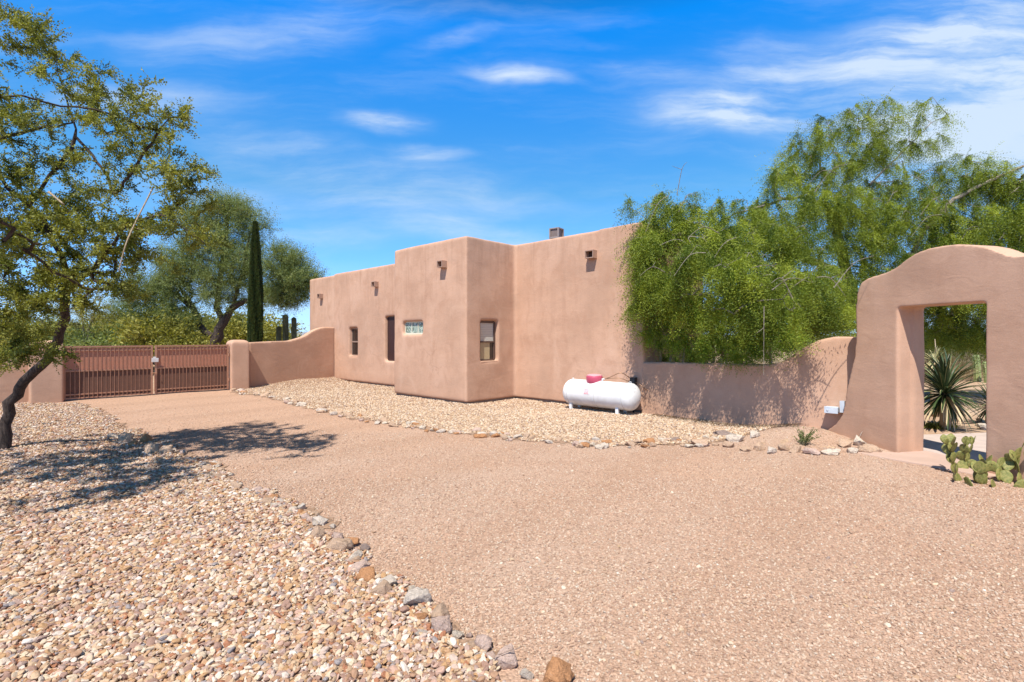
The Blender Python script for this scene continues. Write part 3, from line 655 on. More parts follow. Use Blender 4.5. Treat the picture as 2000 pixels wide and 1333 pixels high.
# ------------------------------------------------------------------ trees and plants
class Tree:
    """skeleton grown towards foliage points; branches become tubes, foliage grows on the tips"""
    def __init__(s, seed): s.r = np.random.default_rng(seed); s.P = []; s.par = []; s.minr = []; s.paths = []
    def limb(s, pts, r0, r1, start=None, step=.12, wig=.03):
        pts = [Vector(p) for p in pts]
        if start is None and s.P:
            start = int(np.argmin([(Vector(q)-pts[0]).length for q in s.P]))
        # catmull resample
        out = []; n = len(pts)
        for i in range(n-1):
            p0 = pts[max(i-1, 0)]; p1 = pts[i]; p2 = pts[i+1]; p3 = pts[min(i+2, n-1)]; k = max(1, int((p2-p1).length/step))
            for j in range(k):
                t = j/k; out.append(.5*((2*p1)+(p2-p0)*t+(2*p0-5*p1+4*p2-p3)*t*t+(3*p1-p0-3*p2+p3)*t**3))
        out.append(pts[-1]); idx = [] if start is None else [start]
        for i, p in enumerate(out):
            f = i/max(1, len(out)-1); w = Vector(s.r.normal(0, wig*(r0+(r1-r0)*f+.02)*2, 3)) if i else Vector((0, 0, 0))
            s.P.append(tuple(p+w)); s.par.append(idx[-1] if idx else -1); s.minr.append(r0+(r1-r0)*f); idx.append(len(s.P)-1)
        s.paths.append(idx)
    def grow(s, targets, step=.14, up=.25, wig=.05, pref=None, tipr=.004):
        T = np.array([tuple(t) for t in targets]); cap = 400000
        A = np.zeros((len(s.P)+len(T)*40, 3)); n = len(s.P); A[:n] = s.P
        order = np.argsort(np.min(((T[:, None, :]-A[None, :n:4])**2).sum(-1), 1)); s.tips = []
        for ti in order:
            t = T[ti]; d = A[:n]-t; dist = np.sqrt((d*d).sum(1)); cost = dist+.35*np.maximum(A[:n, 2]-t[2], 0)
            i = int(np.argmin(cost)); a = Vector(A[i]); b = Vector(t); L = (b-a).length
            if L < .03: continue
            pd = (a-Vector(A[s.par[i]])).normalized() if s.par[i] >= 0 else Vector((0, 0, 1))
            c = a+pd*L*.35+Vector((0, 0, up*L))*.5+Vector(s.r.normal(0, .10*L, 3)); k = min(36, max(2, int(L/step))); idx = [i]
            for j in range(1, k+1):
                f = j/k; p = a*(1-f)**2+c*2*f*(1-f)+b*f*f+Vector(s.r.normal(0, wig*step*(1 if j < k else .2), 3))
                if n >= len(A): break
                A[n] = p; s.P.append(tuple(p)); s.par.append(idx[-1]); s.minr.append(0); idx.append(n); n += 1
            s.paths.append(idx); s.tips.append(idx)
        cnt = np.zeros(len(s.P)); 
        for idx in s.tips: cnt[idx[-1]] += 1
        for i in range(len(s.P)-1, -1, -1):
            if s.par[i] >= 0: cnt[s.par[i]] += cnt[i]
        s.cnt = cnt; s.rad = np.maximum(np.array(s.minr), tipr*np.maximum(cnt, 1)**.5)
    def wood(s, name, mat, parent, bare=()):
        m = MB()
        for idx in s.paths:
            if len(idx) < 2: continue
            r = [s.rad[i] for i in idx]
            if s.par[idx[1]] == idx[0]: r[0] = min(r[0], r[1]*1.15)
            big = max(r); m.tube([s.P[i] for i in idx], r, 9 if big > .05 else (5 if big > .015 else 3), caps=big > .03)
        for pts, r in bare: m.tube(pts, r, 5, caps=False)
        return m.build(name, mat, parent, smooth=True)
def leaf_mesh(name, pos, dirs, length, width, tint, mat, parent, rng, flat=None):
    """many small folded leaf faces"""
    n = len(pos); dirs = dirs/np.linalg.norm(dirs, axis=1, keepdims=True)
    rnd = rng.normal(size=(n, 3)) if flat is None else rng.normal(size=(n, 3))*(1-flat)+np.array((0, 0, 1))*flat*2
    side = np.cross(dirs, rnd); side /= np.linalg.norm(side, axis=1, keepdims=True)+1e-9
    nrm = np.cross(side, dirs)
    L = length[:, None]; Wd = width[:, None]
    v = np.stack([pos, pos+dirs*L*.5+side*Wd*.5+nrm*Wd*.12, pos+dirs*L, pos+dirs*L*.5-side*Wd*.5+nrm*Wd*.12], 1).reshape(-1, 3)
    me = bpy.data.meshes.new(name); me.vertices.add(4*n); me.vertices.foreach_set('co', v.astype(np.float32).ravel())
    me.loops.add(4*n); me.loops.foreach_set('vertex_index', np.arange(4*n, dtype=np.int32))
    me.polygons.add(n); me.polygons.foreach_set('loop_start', np.arange(0, 4*n, 4, dtype=np.int32)); me.polygons.foreach_set('loop_total', np.full(n, 4, np.int32))
    me.update(calc_edges=True); a = me.attributes.new('tint', 'FLOAT', 'FACE'); a.data.foreach_set('value', np.clip(tint, 0, 1).astype(np.float32))
    return link(name, me, mat, parent)
def px_targets(blobs, rng, dens=1.0):
    out = []
    for b in blobs:
        px, py, Y, rx, ry, n = b[:6]; ryd = b[6] if len(b) > 6 else .7; n = int(n*dens)
        c = at(px, py, Y); d = rng.normal(size=(n, 3)); d /= np.linalg.norm(d, axis=1, keepdims=True); q = rng.random(n)**.45
        sx = rx/F*Y; sz = ry/F*Y
        for dd, qq in zip(d, q): out.append((c.x+dd[0]*qq*sx, c.y+dd[1]*qq*ryd, max(.25, c.z+dd[2]*qq*sz)))
    return out
def sprigs(tree, rng, per, length, droop, leaf, wid, nleaf, back=.5, spread=.8, keep=None, tintc=(.45, .2), pend=0.0):
    """twiglets along the last part of each tip; leaflets in two ranks along each twiglet"""
    P0_, D_, L_, T_ = [], [], [], []
    for idx in tree.tips:
        pts = np.array([tree.P[i] for i in idx]); m = len(pts); k0 = int((m-1)*(1-back)); ct = rng.normal(tintc[0], tintc[1])
        for _ in range(per):
            f = k0+rng.random()*(m-1-k0); i = min(int(f), m-2); p = pts[i]+(pts[i+1]-pts[i])*(f-i)
            t = pts[min(i+1, m-1)]-pts[max(i-1, 0)]; t = t/(np.linalg.norm(t)+1e-9)
            d = t*.6+rng.normal(size=3)*spread+np.array((0, 0, -droop)); d /= np.linalg.norm(d)+1e-9
            P0_.append(p); D_.append(d); L_.append(length*rng.uniform(.5, 1.25)); T_.append(ct+rng.normal(0, .08))
    P0_ = np.array(P0_); D_ = np.array(D_); L_ = np.array(L_); T_ = np.array(T_); n = len(P0_)
    f = np.tile((np.arange(nleaf)+.5)/nleaf, (n, 1))+rng.uniform(-.04, .04, (n, nleaf))
    pos = P0_[:, None]+D_[:, None]*(f*L_[:, None])[..., None]; pos[..., 2] -= pend*(f*L_[:, None])**2
    sd = np.cross(D_, rng.normal(size=(n, 3))); sd /= np.linalg.norm(sd, axis=1, keepdims=True)
    sgn = np.where(np.arange(nleaf) % 2, 1, -1)[None, :, None]
    dr = sd[:, None]*sgn*.9+D_[:, None]*.55+rng.normal(0, .22, (n, nleaf, 3)); 
    pos = pos.reshape(-1, 3); dr = dr.reshape(-1, 3); N = len(pos)
    return pos, dr, leaf*rng.uniform(.7, 1.3, N), wid*rng.uniform(.7, 1.3, N), np.repeat(T_, nleaf)+rng.normal(0, .07, N), (P0_, D_, L_)
def rooted(root_name, loc, label, cat, group=None):
    r = empty(root_name, loc); return tag(r, label, cat, group)
def reparent(o, r): o.parent = r; o.matrix_parent_inverse = Matrix.Translation(-r.location)

def bez(pts, k=22):
    pts = [Vector(p) for p in pts]; out = []; n = len(pts)
    for i in range(n-1):
        p0 = pts[max(i-1, 0)]; p1 = pts[i]; p2 = pts[i+1]; p3 = pts[min(i+2, n-1)]
        for j in range(k): t = j/k; out.append(.5*((2*p1)+(p2-p0)*t+(2*p0-5*p1+4*p2-p3)*t*t+(3*p1-p0-3*p2+p3)*t**3))
    out.append(pts[-1]); return out

# leaning tree at the left
rng = np.random.default_rng(21)
T = Tree(21)
def A3(*l): return [at(*p) for p in l]
base = at(2, 882, 7.6); base.z = -.1
T.limb([base]+A3((12, 830, 7.65), (22, 790, 7.65), (48, 745, 7.6), (88, 705, 7.5), (113, 665, 7.35), (124, 620, 7.2), (128, 575, 7.05), (132, 545, 6.95)), .078, .050, wig=.08)
for pts, a, b in [([(128, 575, 7.05), (160, 545, 6.8), (200, 505, 6.5), (225, 470, 6.3), (250, 440, 6.2)], .030, .008),
                  ([(132, 545, 6.95), (120, 500, 6.8), (95, 450, 6.7), (60, 400, 6.6), (20, 370, 6.5), (-40, 300, 6.4)], .030, .008),
                  ([(132, 545, 6.95), (140, 490, 6.8), (165, 430, 6.6), (195, 400, 6.4), (230, 365, 6.3), (285, 345, 6.2)], .024, .005),
                  ([(120, 500, 6.8), (60, 490, 6.6), (0, 500, 6.4), (-80, 480, 6.2)], .024, .008),
                  ([(60, 400, 6.6), (110, 330, 6.5), (150, 270, 6.5), (125, 180, 6.5), (105, 110, 6.5)], .018, .005),
                  ([(-40, 300, 6.4), (0, 270, 6.4), (60, 258, 6.4), (140, 240, 6.3)], .03, .01),
                  ([(-40, 300, 6.4), (-20, 200, 6.4), (10, 110, 6.4), (50, 60, 6.4)], .02, .005),
                  ([(150, 270, 6.5), (200, 330, 6.3), (225, 380, 6.1), (280, 300, 6.0), (330, 230, 5.9)], .018, .006),
                  ([(250, 440, 6.2), (310, 420, 6.0), (350, 440, 5.9), (400, 480, 5.9)], .018, .005),
                  ([(128, 575, 7.05), (80, 590, 6.6), (30, 610, 6.2), (-40, 600, 5.9)], .03, .012)]:
    T.limb(A3(*pts), a, b, wig=.14)
blobs = [(15, 25, 6.4, 55, 45, 18), (85, 45, 6.4, 26, 26, 6), (30, 90, 6.4, 70, 60, 30), (90, 60, 6.4, 40, 40, 10), (100, 110, 6.4, 50, 40, 16), (30, 200, 6.4, 80, 60, 34), (135, 165, 6.5, 55, 40, 20), (160, 130, 6.4, 40, 30, 7), (210, 175, 6.3, 45, 25, 14),
         (170, 210, 6.4, 50, 40, 14), (250, 185, 6.1, 50, 22, 10), (300, 225, 6.0, 50, 35, 16), (335, 190, 5.9, 12, 28, 4), (350, 225, 5.9, 22, 12, 5), (215, 235, 6.3, 55, 40, 22), (60, 290, 6.5, 80, 35, 20), (110, 270, 6.4, 60, 40, 20),
         (275, 290, 6.1, 45, 50, 26), (225, 300, 6.2, 40, 40, 12), (355, 300, 5.9, 28, 25, 8), (385, 330, 5.85, 25, 20, 7), (437, 355, 5.8, 10, 12, 2), (330, 350, 5.95, 50, 40, 24), (370, 400, 5.9, 35, 40, 16), (40, 360, 6.6, 90, 50, 44), (150, 345, 6.4, 40, 40, 12),
         (140, 400, 6.5, 70, 50, 40), (250, 400, 6.2, 60, 40, 26), (200, 440, 6.4, 80, 45, 50), (60, 440, 6.6, 90, 60, 60), (290, 440, 6.0, 60, 35, 22), (350, 465, 5.95, 50, 22, 12), (400, 480, 5.9, 30, 18, 5), (120, 500, 6.6, 100, 50, 60), (30, 530, 6.3, 90, 60, 60),
         (230, 500, 6.3, 70, 45, 36), (290, 520, 6.2, 40, 30, 10), (200, 560, 6.4, 80, 40, 34), (90, 580, 6.4, 80, 40, 40), (20, 620, 6.0, 80, 50, 56), (40, 680, 5.9, 60, 40, 34), (150, 590, 6.5, 60, 30, 16), (0, 700, 5.8, 50, 40, 20), (-60, 560, 6.0, 80, 100, 44), (-70, 380, 6.3, 80, 100, 36), (-60, 200, 6.3, 70, 100, 20),
         # crown over the drive, in front of and behind the picture's blobs: it casts the dappled shade
         (-260, 430, 6.0, 200, 110, 60, 1.0), (-520, 350, 6.8, 220, 120, 60, 1.0), (-420, 400, 5.0, 200, 110, 44, .8), (-120, 480, 4.9, 120, 90, 44), (-60, 430, 4.6, 80, 80, 26), (-330, 230, 3.7, 260, 130, 90, .8), (-480, 300, 4.4, 220, 160, 70, .9), (-190, 150, 4.4, 150, 120, 60, .7), (-150, 330, 4.2, 100, 90, 40, .5)]
T.grow(px_targets(blobs, rng, .66), step=.12, up=.15, wig=.30, tipr=.0018)
r = rooted('leaning_tree', (base.x, base.y, 0), 'gnarled dark-trunked tree leaning over the pebble bed in front of the gate', 'tree')
dead = [([at(300, 365, 6.0), at(262, 440, 5.8), at(245, 480, 5.7), at(232, 530, 5.7)], [.008, .008, .007, .005]), ([at(250, 440, 6.1), at(290, 455, 6.0)], [.007, .004]), ([at(95, 375, 6.0), at(125, 400, 6.0)], [.013, .011])]
wd = T.wood('trunk', M_bark, r); reparent(wd, r)
for pts, rr_ in dead:
    m = MB(); m.tube(bez(pts, 5), list(np.interp(np.linspace(0, 1, (len(pts)-1)*5+1), np.linspace(0, 1, len(rr_)), rr_)), 6)
    dw = m.build('dead_branch', M_twigdry, r, smooth=True); reparent(dw, r)
pos, dr, ln, wd_, ti, _ = sprigs(T, rng, 16, .15, .05, .029, .018, 11, back=.55, spread=.60, tintc=(.50, .27))
cr_ = leaf_mesh('crown', pos, dr, ln, wd_, ti, M_leafL, r, rng); reparent(cr_, r)

# big drooping tree behind the right garden wall
def droopy(seed, name, label, limbs, blobs, mat, bark, loc, dens=1.0, per=13, leaf=.030, wid=.0085, nleaf=16, slen=.36, tintc=(.45, .2), droop=.55, pend=.5, tipr=.0042, back=.8, spread=.62, bare=0):
    rng = np.random.default_rng(seed); T = Tree(seed)
    for pts, a, b in limbs: T.limb([Vector(p) if isinstance(p, Vector) else at(*p) for p in pts], a, b, wig=.12)
    T.grow(px_targets(blobs, rng, dens), step=.17, up=.45, wig=.25, tipr=tipr)
    r = rooted(name, loc, label, 'tree' if 'tree' in name else 'shrub')
    bb = []
    inner = [b_ for b_ in blobs if b_[1] > 330 and 1260 < b_[0] < 1960]
    for _ in range(bare):       # leafless pale twigs poking out of the crown
        p = Vector(px_targets([inner[rng.integers(0, len(inner))][:3]+(34, 22, 1, .3)], rng)[0])+Vector((0, -.45, 0)); a_ = rng.uniform(0, 6.28); L_ = rng.uniform(.35, 1.0)
        q = p+Vector((math.cos(a_), -.15, rng.normal(-.1, .55)))*L_; mid_ = (p+q)/2+Vector((0, 0, .22*L_)); pth = bez([p, mid_, q], 6); bb.append((pth, list(np.linspace(.009, .003, len(pth)))))
        bb.append(([mid_, mid_+Vector((rng.normal(0, .3), -.05, rng.normal(.1, .3)))*.5*L_], [.006, .002]))
    w = T.wood('trunk', bark, r, bb); reparent(w, r)
    pos, dr, ln, wd_, ti, (a, d, l) = sprigs(T, rng, per, slen, droop, leaf, wid, nleaf, back=back, spread=spread, tintc=tintc, pend=pend)
    pos[:, 2] = np.maximum(pos[:, 2], .08)
    c = leaf_mesh('crown', pos, dr, ln, wd_, ti, mat, r, rng); reparent(c, r)
    return r
b0 = at(1712, 700, 13.2); b0.z = -.1
limbs = [([b0, (1700, 690, 13.2), (1690, 640, 13.1), (1672, 600, 13.0), (1655, 540, 12.9), (1640, 470, 12.8), (1636, 430, 12.7)], .20, .10),
         ([(1690, 640, 13.1), (1640, 640, 12.6), (1590, 648, 12.2), (1520, 640, 11.9), (1440, 600, 11.6)], .08, .035),
         ([(1690, 640, 13.1), (1740, 600, 12.9), (1800, 560, 12.7), (1880, 520, 12.6), (1980, 480, 12.6)], .09, .03),
         ([(1636, 430, 12.7), (1600, 398, 12.6), (1560, 385, 12.4), (1500, 400, 12.2), (1430, 420, 11.9)], .05, .015),
         ([(1636, 430, 12.7), (1665, 400, 12.8), (1700, 360, 12.9), (1705, 310, 13.0), (1690, 250, 13.0)], .05, .012),
         ([(1636, 430, 12.7), (1615, 370, 12.7), (1605, 325, 12.8), (1640, 285, 12.9), (1645, 240, 12.9)], .035, .01),
         ([(1800, 560, 12.7), (1790, 480, 12.6), (1840, 410, 12.5), (1900, 370, 12.5), (2010, 320, 12.4)], .04, .010),
         ([(1655, 540, 12.9), (1560, 500, 12.2), (1450, 480, 11.7), (1350, 470, 11.4)], .06, .02),
         ([(1560, 500, 12.2), (1480, 540, 11.7), (1380, 560, 11.3)], .03, .012),
         ([(1700, 360, 12.9), (1760, 300, 13.0), (1820, 240, 13.0)], .014, .004)]
blobs = [(1690, 210, 13, 22, 24, 12), (1740, 215, 13, 40, 20, 13), (1800, 215, 13, 48, 16, 9), (1835, 235, 13, 14, 14, 3), (1715, 255, 13, 50, 30, 24), (1625, 225, 12.9, 30, 14, 6), (1600, 222, 12.9, 8, 8, 2), (1640, 260, 12.9, 30, 25, 10), (1570, 280, 12.7, 55, 30, 32), (1680, 310, 12.9, 60, 40, 34),
         (1540, 330, 12.5, 55, 35, 30), (1500, 350, 12.3, 22, 24, 9), (1775, 290, 13, 50, 35, 20), (1820, 275, 13, 34, 12, 7), (1620, 340, 12.7, 50, 40, 26), (1860, 320, 12.9, 40, 22, 12), (1760, 360, 12.9, 70, 40, 40), (1870, 370, 12.8, 70, 40, 40), (1960, 360, 12.8, 60, 30, 22),
         (1650, 410, 12.6, 90, 40, 54), (1520, 410, 12.2, 70, 35, 44), (1440, 410, 11.9, 55, 32, 30), (1350, 400, 11.2, 55, 25, 24), (1280, 400, 10.9, 36, 22, 11), (1235, 395, 10.8, 16, 10, 4), (1310, 440, 11.0, 70, 35, 60), (1265, 480, 10.6, 42, 30, 34), (1420, 460, 11.3, 90, 40, 80),
         (1550, 470, 12.1, 90, 45, 70), (1690, 470, 12.5, 90, 50, 70), (1800, 430, 12.6, 90, 45, 60), (1910, 440, 12.6, 90, 50, 70), (1985, 430, 12.6, 60, 60, 40), (1270, 550, 10.45, 38, 45, 60, .4), (1240, 590, 10.5, 18, 22, 9, .25), (1345, 500, 9.3, 46, 34, 30, .35), (1440, 525, 8.9, 60, 36, 34, .45), (1305, 545, 10.0, 30, 34, 16, .25), (1400, 455, 9.7, 60, 26, 22, .4), (1330, 580, 9.6, 14, 50, 8, .15), (1385, 590, 9.2, 14, 50, 8, .15), (1440, 600, 8.9, 12, 50, 7, .12), (1470, 590, 8.7, 12, 60, 7, .12), (1520, 570, 8.5, 14, 60, 8, .12), (1560, 590, 8.3, 12, 60, 7, .1), (1590, 560, 8.2, 12, 50, 5, .1), (1490, 560, 9.2, 40, 36, 26, .4), (1400, 500, 10.8, 80, 40, 60), (1560, 550, 11.3, 80, 50, 100), (1600, 600, 11.5, 60, 35, 50), (1510, 590, 10.8, 60, 40, 50),
         (1640, 560, 12.3, 70, 45, 50), (1750, 520, 12.5, 80, 50, 50), (1850, 500, 12.5, 90, 45, 50), (1960, 520, 12.5, 70, 50, 40), (1600, 610, 12.1, 70, 25, 26), (1860, 535, 12.1, 120, 22, 90, .5), (1890, 555, 11.8, 110, 20, 70, .4), (1860, 600, 12.8, 90, 34, 80), (1870, 645, 12.9, 90, 24, 60), (1830, 655, 14.5, 60, 26, 40), (1910, 630, 14, 60, 40, 50), (1620, 610, 12.6, 60, 30, 44), (1590, 625, 12.3, 40, 18, 20), (1960, 470, 12.9, 80, 60, 60), (1480, 445, 11.9, 60, 40, 36), (1530, 480, 11.8, 60, 40, 40), (1450, 500, 11.2, 60, 40, 30), (1960, 350, 12.8, 60, 34, 40), (1900, 330, 12.9, 60, 26, 24), (1990, 400, 12.7, 60, 40, 40), (1600, 390, 12.4, 70, 40, 40), (1840, 460, 12.6, 60, 40, 30), (1700, 400, 12.8, 70, 40, 40), (1750, 440, 12.6, 70, 40, 40), (2080, 430, 12.7, 80, 100, 60), (2100, 560, 12.7, 80, 60, 30)]  # dense clusters hidden behind the arch top are added to shade the garden
droopy(31, 'drooping_tree', 'large spreading tree with drooping feathery green foliage behind the right garden wall', limbs, blobs, M_leafR, M_bark2, (b0.x, b0.y, 0), dens=.66, per=38, leaf=.048, wid=.0125, nleaf=16, slen=.52, back=.50, spread=.36, tintc=(.46, .30), droop=.9, bare=46)
# feathery shrub leaning over the low wall
b1 = at(1420, 700, 10.9); b1.z = -.1
def gstem(px, py, Y): return (px, py, Y)
limbs = []
for i, (px, tx, ty) in enumerate([(1290, 1285, 600), (1310, 1330, 590), (1335, 1350, 600), (1395, 1380, 590), (1410, 1430, 600), (1420, 1470, 610), (1505, 1500, 620), (1262, 1262, 600)]):
    Y = 1666/(.116*(px+30))+.45; b = at(px, 700, Y); g = Vector((b.x, b.y, -.05)); limbs.append(([g, b, at((px*.6+tx*.4), 660, Y-.05), at(tx, ty, Y-.2)], .035, .014))
blobs = [(1285, 610, 11.0, 40, 34, 44, .25), (1345, 610, 10.5, 45, 36, 60, .25), (1410, 615, 10.1, 50, 36, 70, .3), (1470, 620, 9.7, 48, 36, 70, .3), (1515, 640, 9.45, 36, 34, 44, .2), (1540, 668, 9.1, 20, 16, 10, .15), (1465, 655, 9.7, 42, 26, 46, .25),
         (1400, 660, 10.2, 44, 24, 40, .3), (1330, 655, 10.7, 44, 22, 26, .3), (1430, 690, 9.65, 12, 18, 7, .12), (1372, 680, 10.1, 12, 12, 6, .12), (1478, 688, 9.4, 16, 10, 6, .12), (1280, 655, 11.0, 26, 20, 16, .2), (1420, 575, 10.1, 60, 24, 44, .3), (1330, 575, 10.6, 50, 24, 36, .3), (1500, 590, 9.8, 40, 24, 30, .3),
         (1300, 690, 11.9, 40, 24, 22, .3), (1350, 690, 11.5, 40, 24, 26, .3), (1410, 690, 11.1, 40, 24, 26, .3), (1470, 690, 10.7, 40, 24, 26, .3), (1520, 670, 10.4, 30, 24, 16, .3)]
rS = droopy(37, 'feathery_shrub', 'bright green feathery shrub with pale stems leaning over the right garden wall', limbs, blobs, M_leafS, M_twigdry, (b1.x, b1.y, 0), dens=.50, per=32, leaf=.042, wid=.011, nleaf=15, slen=.34, back=.45, spread=.42, tintc=(.55, .25), droop=.45, pend=.6, tipr=.003)

# grey-green tree beyond the gate
b2 = at(418, 672, 24); b2.z = -.1
limbs = [([b2, (418, 668, 24), (422, 655, 24), (436, 630, 24), (452, 602, 24), (476, 590, 23.8), (500, 582, 23.5), (540, 560, 23.4)], .26, .08), ([(420, 660, 24), (402, 648, 24.1), (392, 632, 24.2), (375, 600, 24.3), (350, 560, 24.3)], .15, .05),
         ([(436, 630, 24), (425, 600, 24), (432, 540, 24), (440, 480, 24), (445, 420, 24)], .12, .03), ([(452, 602, 24), (470, 550, 23.8), (480, 500, 23.8), (490, 450, 23.8)], .08, .02), ([(375, 600, 24.3), (330, 570, 24.2), (280, 560, 24.2)], .05, .02)]
blobs = [(440, 405, 24, 40, 26, 40, 1), (395, 430, 24, 50, 34, 50, 1), (480, 430, 24, 45, 34, 56, 1.2), (430, 480, 24, 90, 45, 120, 1.6), (350, 520, 24, 60, 40, 80, 1.4), (300, 560, 24, 55, 35, 60, 1.2), (265, 600, 24, 40, 30, 34, 1), (400, 550, 24, 90, 45, 130, 1.6), (330, 600, 24, 60, 30, 50, 1.2),
         (480, 530, 23.8, 60, 50, 90, 1.2), (560, 520, 23.6, 45, 40, 90, 1.2), (575, 560, 23.6, 44, 40, 100, 1.2), (540, 580, 23.6, 50, 26, 56, 1), (610, 545, 23.5, 14, 18, 12, .6), (445, 590, 24, 40, 22, 22, 1), (380, 625, 24, 40, 14, 14, 1)]
def fartree(seed, name, label, limbs, blobs, mat, bark, loc, dens, per, leaf, wid, nleaf, slen, tintc=(.45, .2), group=None, droop=-.25, spread=.55, tipr=.007):
    rng = np.random.default_rng(seed); T = Tree(seed)
    for pts, a, b in limbs: T.limb([Vector(p) if isinstance(p, Vector) else at(*p) for p in pts], a, b, step=.3, wig=.12)
    T.grow(px_targets(blobs, rng, dens), step=.35, up=.3, wig=.2, tipr=tipr)
    r = rooted(name, loc, label, 'tree', group); w = T.wood('trunk', bark, r); reparent(w, r)
    pos, dr, ln, wd_, ti, _ = sprigs(T, rng, per, slen, droop, leaf, wid, nleaf, back=.7, spread=spread, tintc=tintc)
    c = leaf_mesh('crown', pos, dr, ln, wd_, ti, mat, r, rng); reparent(c, r); return r
fartree(41, 'shade_tree', 'broad grey-green tree with forked dark trunk rising beyond the gate', limbs, blobs, M_leafP, M_bark, (b2.x, b2.y, 0), 1.2, 17, .10, .020, 12, .75)

# cypress
cy = at(499, 660, 21.5); rng = np.random.default_rng(5); n = 90000
z = rng.random(n)**.9*((660-436)/F*21.5+1.7); top = (660-436)/F*21.5+1.7; f = z/top
prof_r = .235*np.minimum(1, (1-f)/.50+.03)**.55*(.82+.18*np.minimum(1, f/.1)); th = rng.uniform(0, 6.283, n)
lump = 1+.13*np.sin(th*5+z*1.3)+.08*np.sin(th*11-z*4)+.08*np.sin(th*3+z*7)
rr2 = prof_r*lump*(1-.35*rng.random(n)**3)
pos = np.stack([cy.x+rr2*np.cos(th), cy.y+rr2*np.sin(th), z], -1); dr = np.stack([np.cos(th)*.35, np.sin(th)*.35, np.ones(n)], -1)+rng.normal(0, .25, (n, 3))
r = rooted('cypress_tree', (cy.x, cy.y, 0), 'slender dark columnar cypress standing behind the wall by the gate pillar', 'tree')
c = leaf_mesh('crown', pos, dr, np.full(n, .10), np.full(n, .035), .5+.3*np.sin(th*5+z*1.3)+rng.normal(0, .2, n), M_leafC, r, rng); reparent(c, r)
m = MB(); m.tube([(cy.x, cy.y, -.1), (cy.x, cy.y, 2), (cy.x, cy.y, 5)], [.16, .13, .03], 10); w = m.build('trunk', M_bark, r, smooth=True); reparent(w, r)

# saguaro
t_ = NT('saguaro_skin'); v_ = t_.map(1.0); M_sag = t_.fin(t_.ramp(t_.noise(v_, 4, 5, .6), [(.3, (.10, .11, .06)), (.7, (.21, .21, .13))]), .8, t_.bump(t_.noise(v_, 60, 3), .3, .01), spec=.2)
def ribbed(m, pts, rad, ribs=12):
    """fluted column with a rounded tip along pts"""
    pts = [Vector(p) for p in pts]; n = len(pts); k = ribs*2; vs = []; ref = Vector((1, 0, 0))
    L = [0]
    for i in range(1, n): L.append(L[-1]+(pts[i]-pts[i-1]).length)
    for i, p in enumerate(pts):
        t = (pts[min(i+1, n-1)]-pts[max(i-1, 0)]).normalized(); ref = (ref-t*ref.dot(t)).normalized(); b = t.cross(ref)
        rem = L[-1]-L[i]; rr_ = rad*math.sqrt(max(.001, 1-max(0, 1-rem/rad)**2))
        for j in range(k):
            a = 2*math.pi*j/k; q = rr_*(1.0 if j % 2 else .84); vs.append(p+(ref*math.cos(a)+b*math.sin(a))*q)
    m.add(vs, [(i*k+j, i*k+(j+1) % k, (i+1)*k+(j+1) % k, (i+1)*k+j) for i in range(n-1) for j in range(k)]+[tuple(range(k))[::-1], tuple(range((n-1)*k, n*k))])
sg = at(558, 660, 27); r = rooted('saguaro_cactus', (sg.x, sg.y, 0), 'tall grey-green saguaro cactus with raised arms beyond the curved wall', 'cactus')
px1 = 27/F
m = MB(); ribbed(m, bez([(sg.x, sg.y, -.1), (sg.x, sg.y, 1.5), (sg.x-.02, sg.y, CH+46*px1)]), .155); o = m.build('trunk', M_sag, r, smooth=False); reparent(o, r)
for dx, zt, zb, dy in ((-13, 23, 1.0, .0), (12, 41, 1.1, .25), (17, 22, .9, -.1)):
    x = sg.x+dx*px1; m = MB(); ribbed(m, bez([(sg.x, sg.y, zb), ((sg.x+x)/2, sg.y+dy/2, zb+.02), (x, sg.y+dy, zb+.4), (x, sg.y+dy, CH+zt*px1)], 12), .135 if dx < 15 else .12, 10); o = m.build('arm', M_sag, r); reparent(o, r)

# scrub beyond the gate and garden: individual bushes
def bushmesh(seed, mat, n, leaf, wid, name, h=1.0, w=1.2):
    rng = np.random.default_rng(seed); st = MB(); tips = []
    for i in range(26):
        a = rng.uniform(0, 6.28); sp_ = rng.uniform(.1, 1)**.7; p1 = Vector((math.cos(a)*w*.5*sp_*.5, math.sin(a)*w*.5*sp_*.5, h*.45)); p2 = Vector((math.cos(a)*w*sp_*.75, math.sin(a)*w*sp_*.75, h*rng.uniform(.65, 1.05)*(1.05-.3*sp_)))
        st.tube([(0, 0, -.05), p1, p2], [.02, .012, .004], 4, caps=False); tips.append((p1, p2))
    k = rng.integers(0, 26, n); f = rng.uniform(.15, 1.08, n); P1 = np.array([tuple(t[0]) for t in tips])[k]; P2 = np.array([tuple(t[1]) for t in tips])[k]
    pos = P1+(P2-P1)*f[:, None]+rng.normal(0, .11, (n, 3))*w/1.2; pos[:, 2] = np.maximum(pos[:, 2], .04)
    dr = (P2-P1)+rng.normal(0, .5, (n, 3)); ct = rng.normal(.5, .22, 26)[k]
    return st, (pos, dr, np.full(n, leaf), np.full(n, wid), ct+rng.normal(0, .12, n), rng)
def bush_proto(seed, mat, n, leaf, wid, **k):
    st, a = bushmesh(seed, mat, n, leaf, wid, 'x', **k); r = empty('scrub_bush', (0, 0, 0))
    st.build('stems', M_bark3, r, smooth=True); leaf_mesh('foliage', a[0], a[1], a[2], a[3], a[4], mat, r, a[5]); return r
protos = [bush_proto(1, M_leafB, 5200, .07, .03), bush_proto(2, M_leafP, 5200, .07, .025), bush_proto(3, M_leafB, 4600, .08, .03, h=1.25, w=1.0)]
tag(protos[0], cat='bush'); tag(protos[1], cat='bush'); tag(protos[2], cat='bush')
rb = random.Random(8); used = [False]*3; spots = []
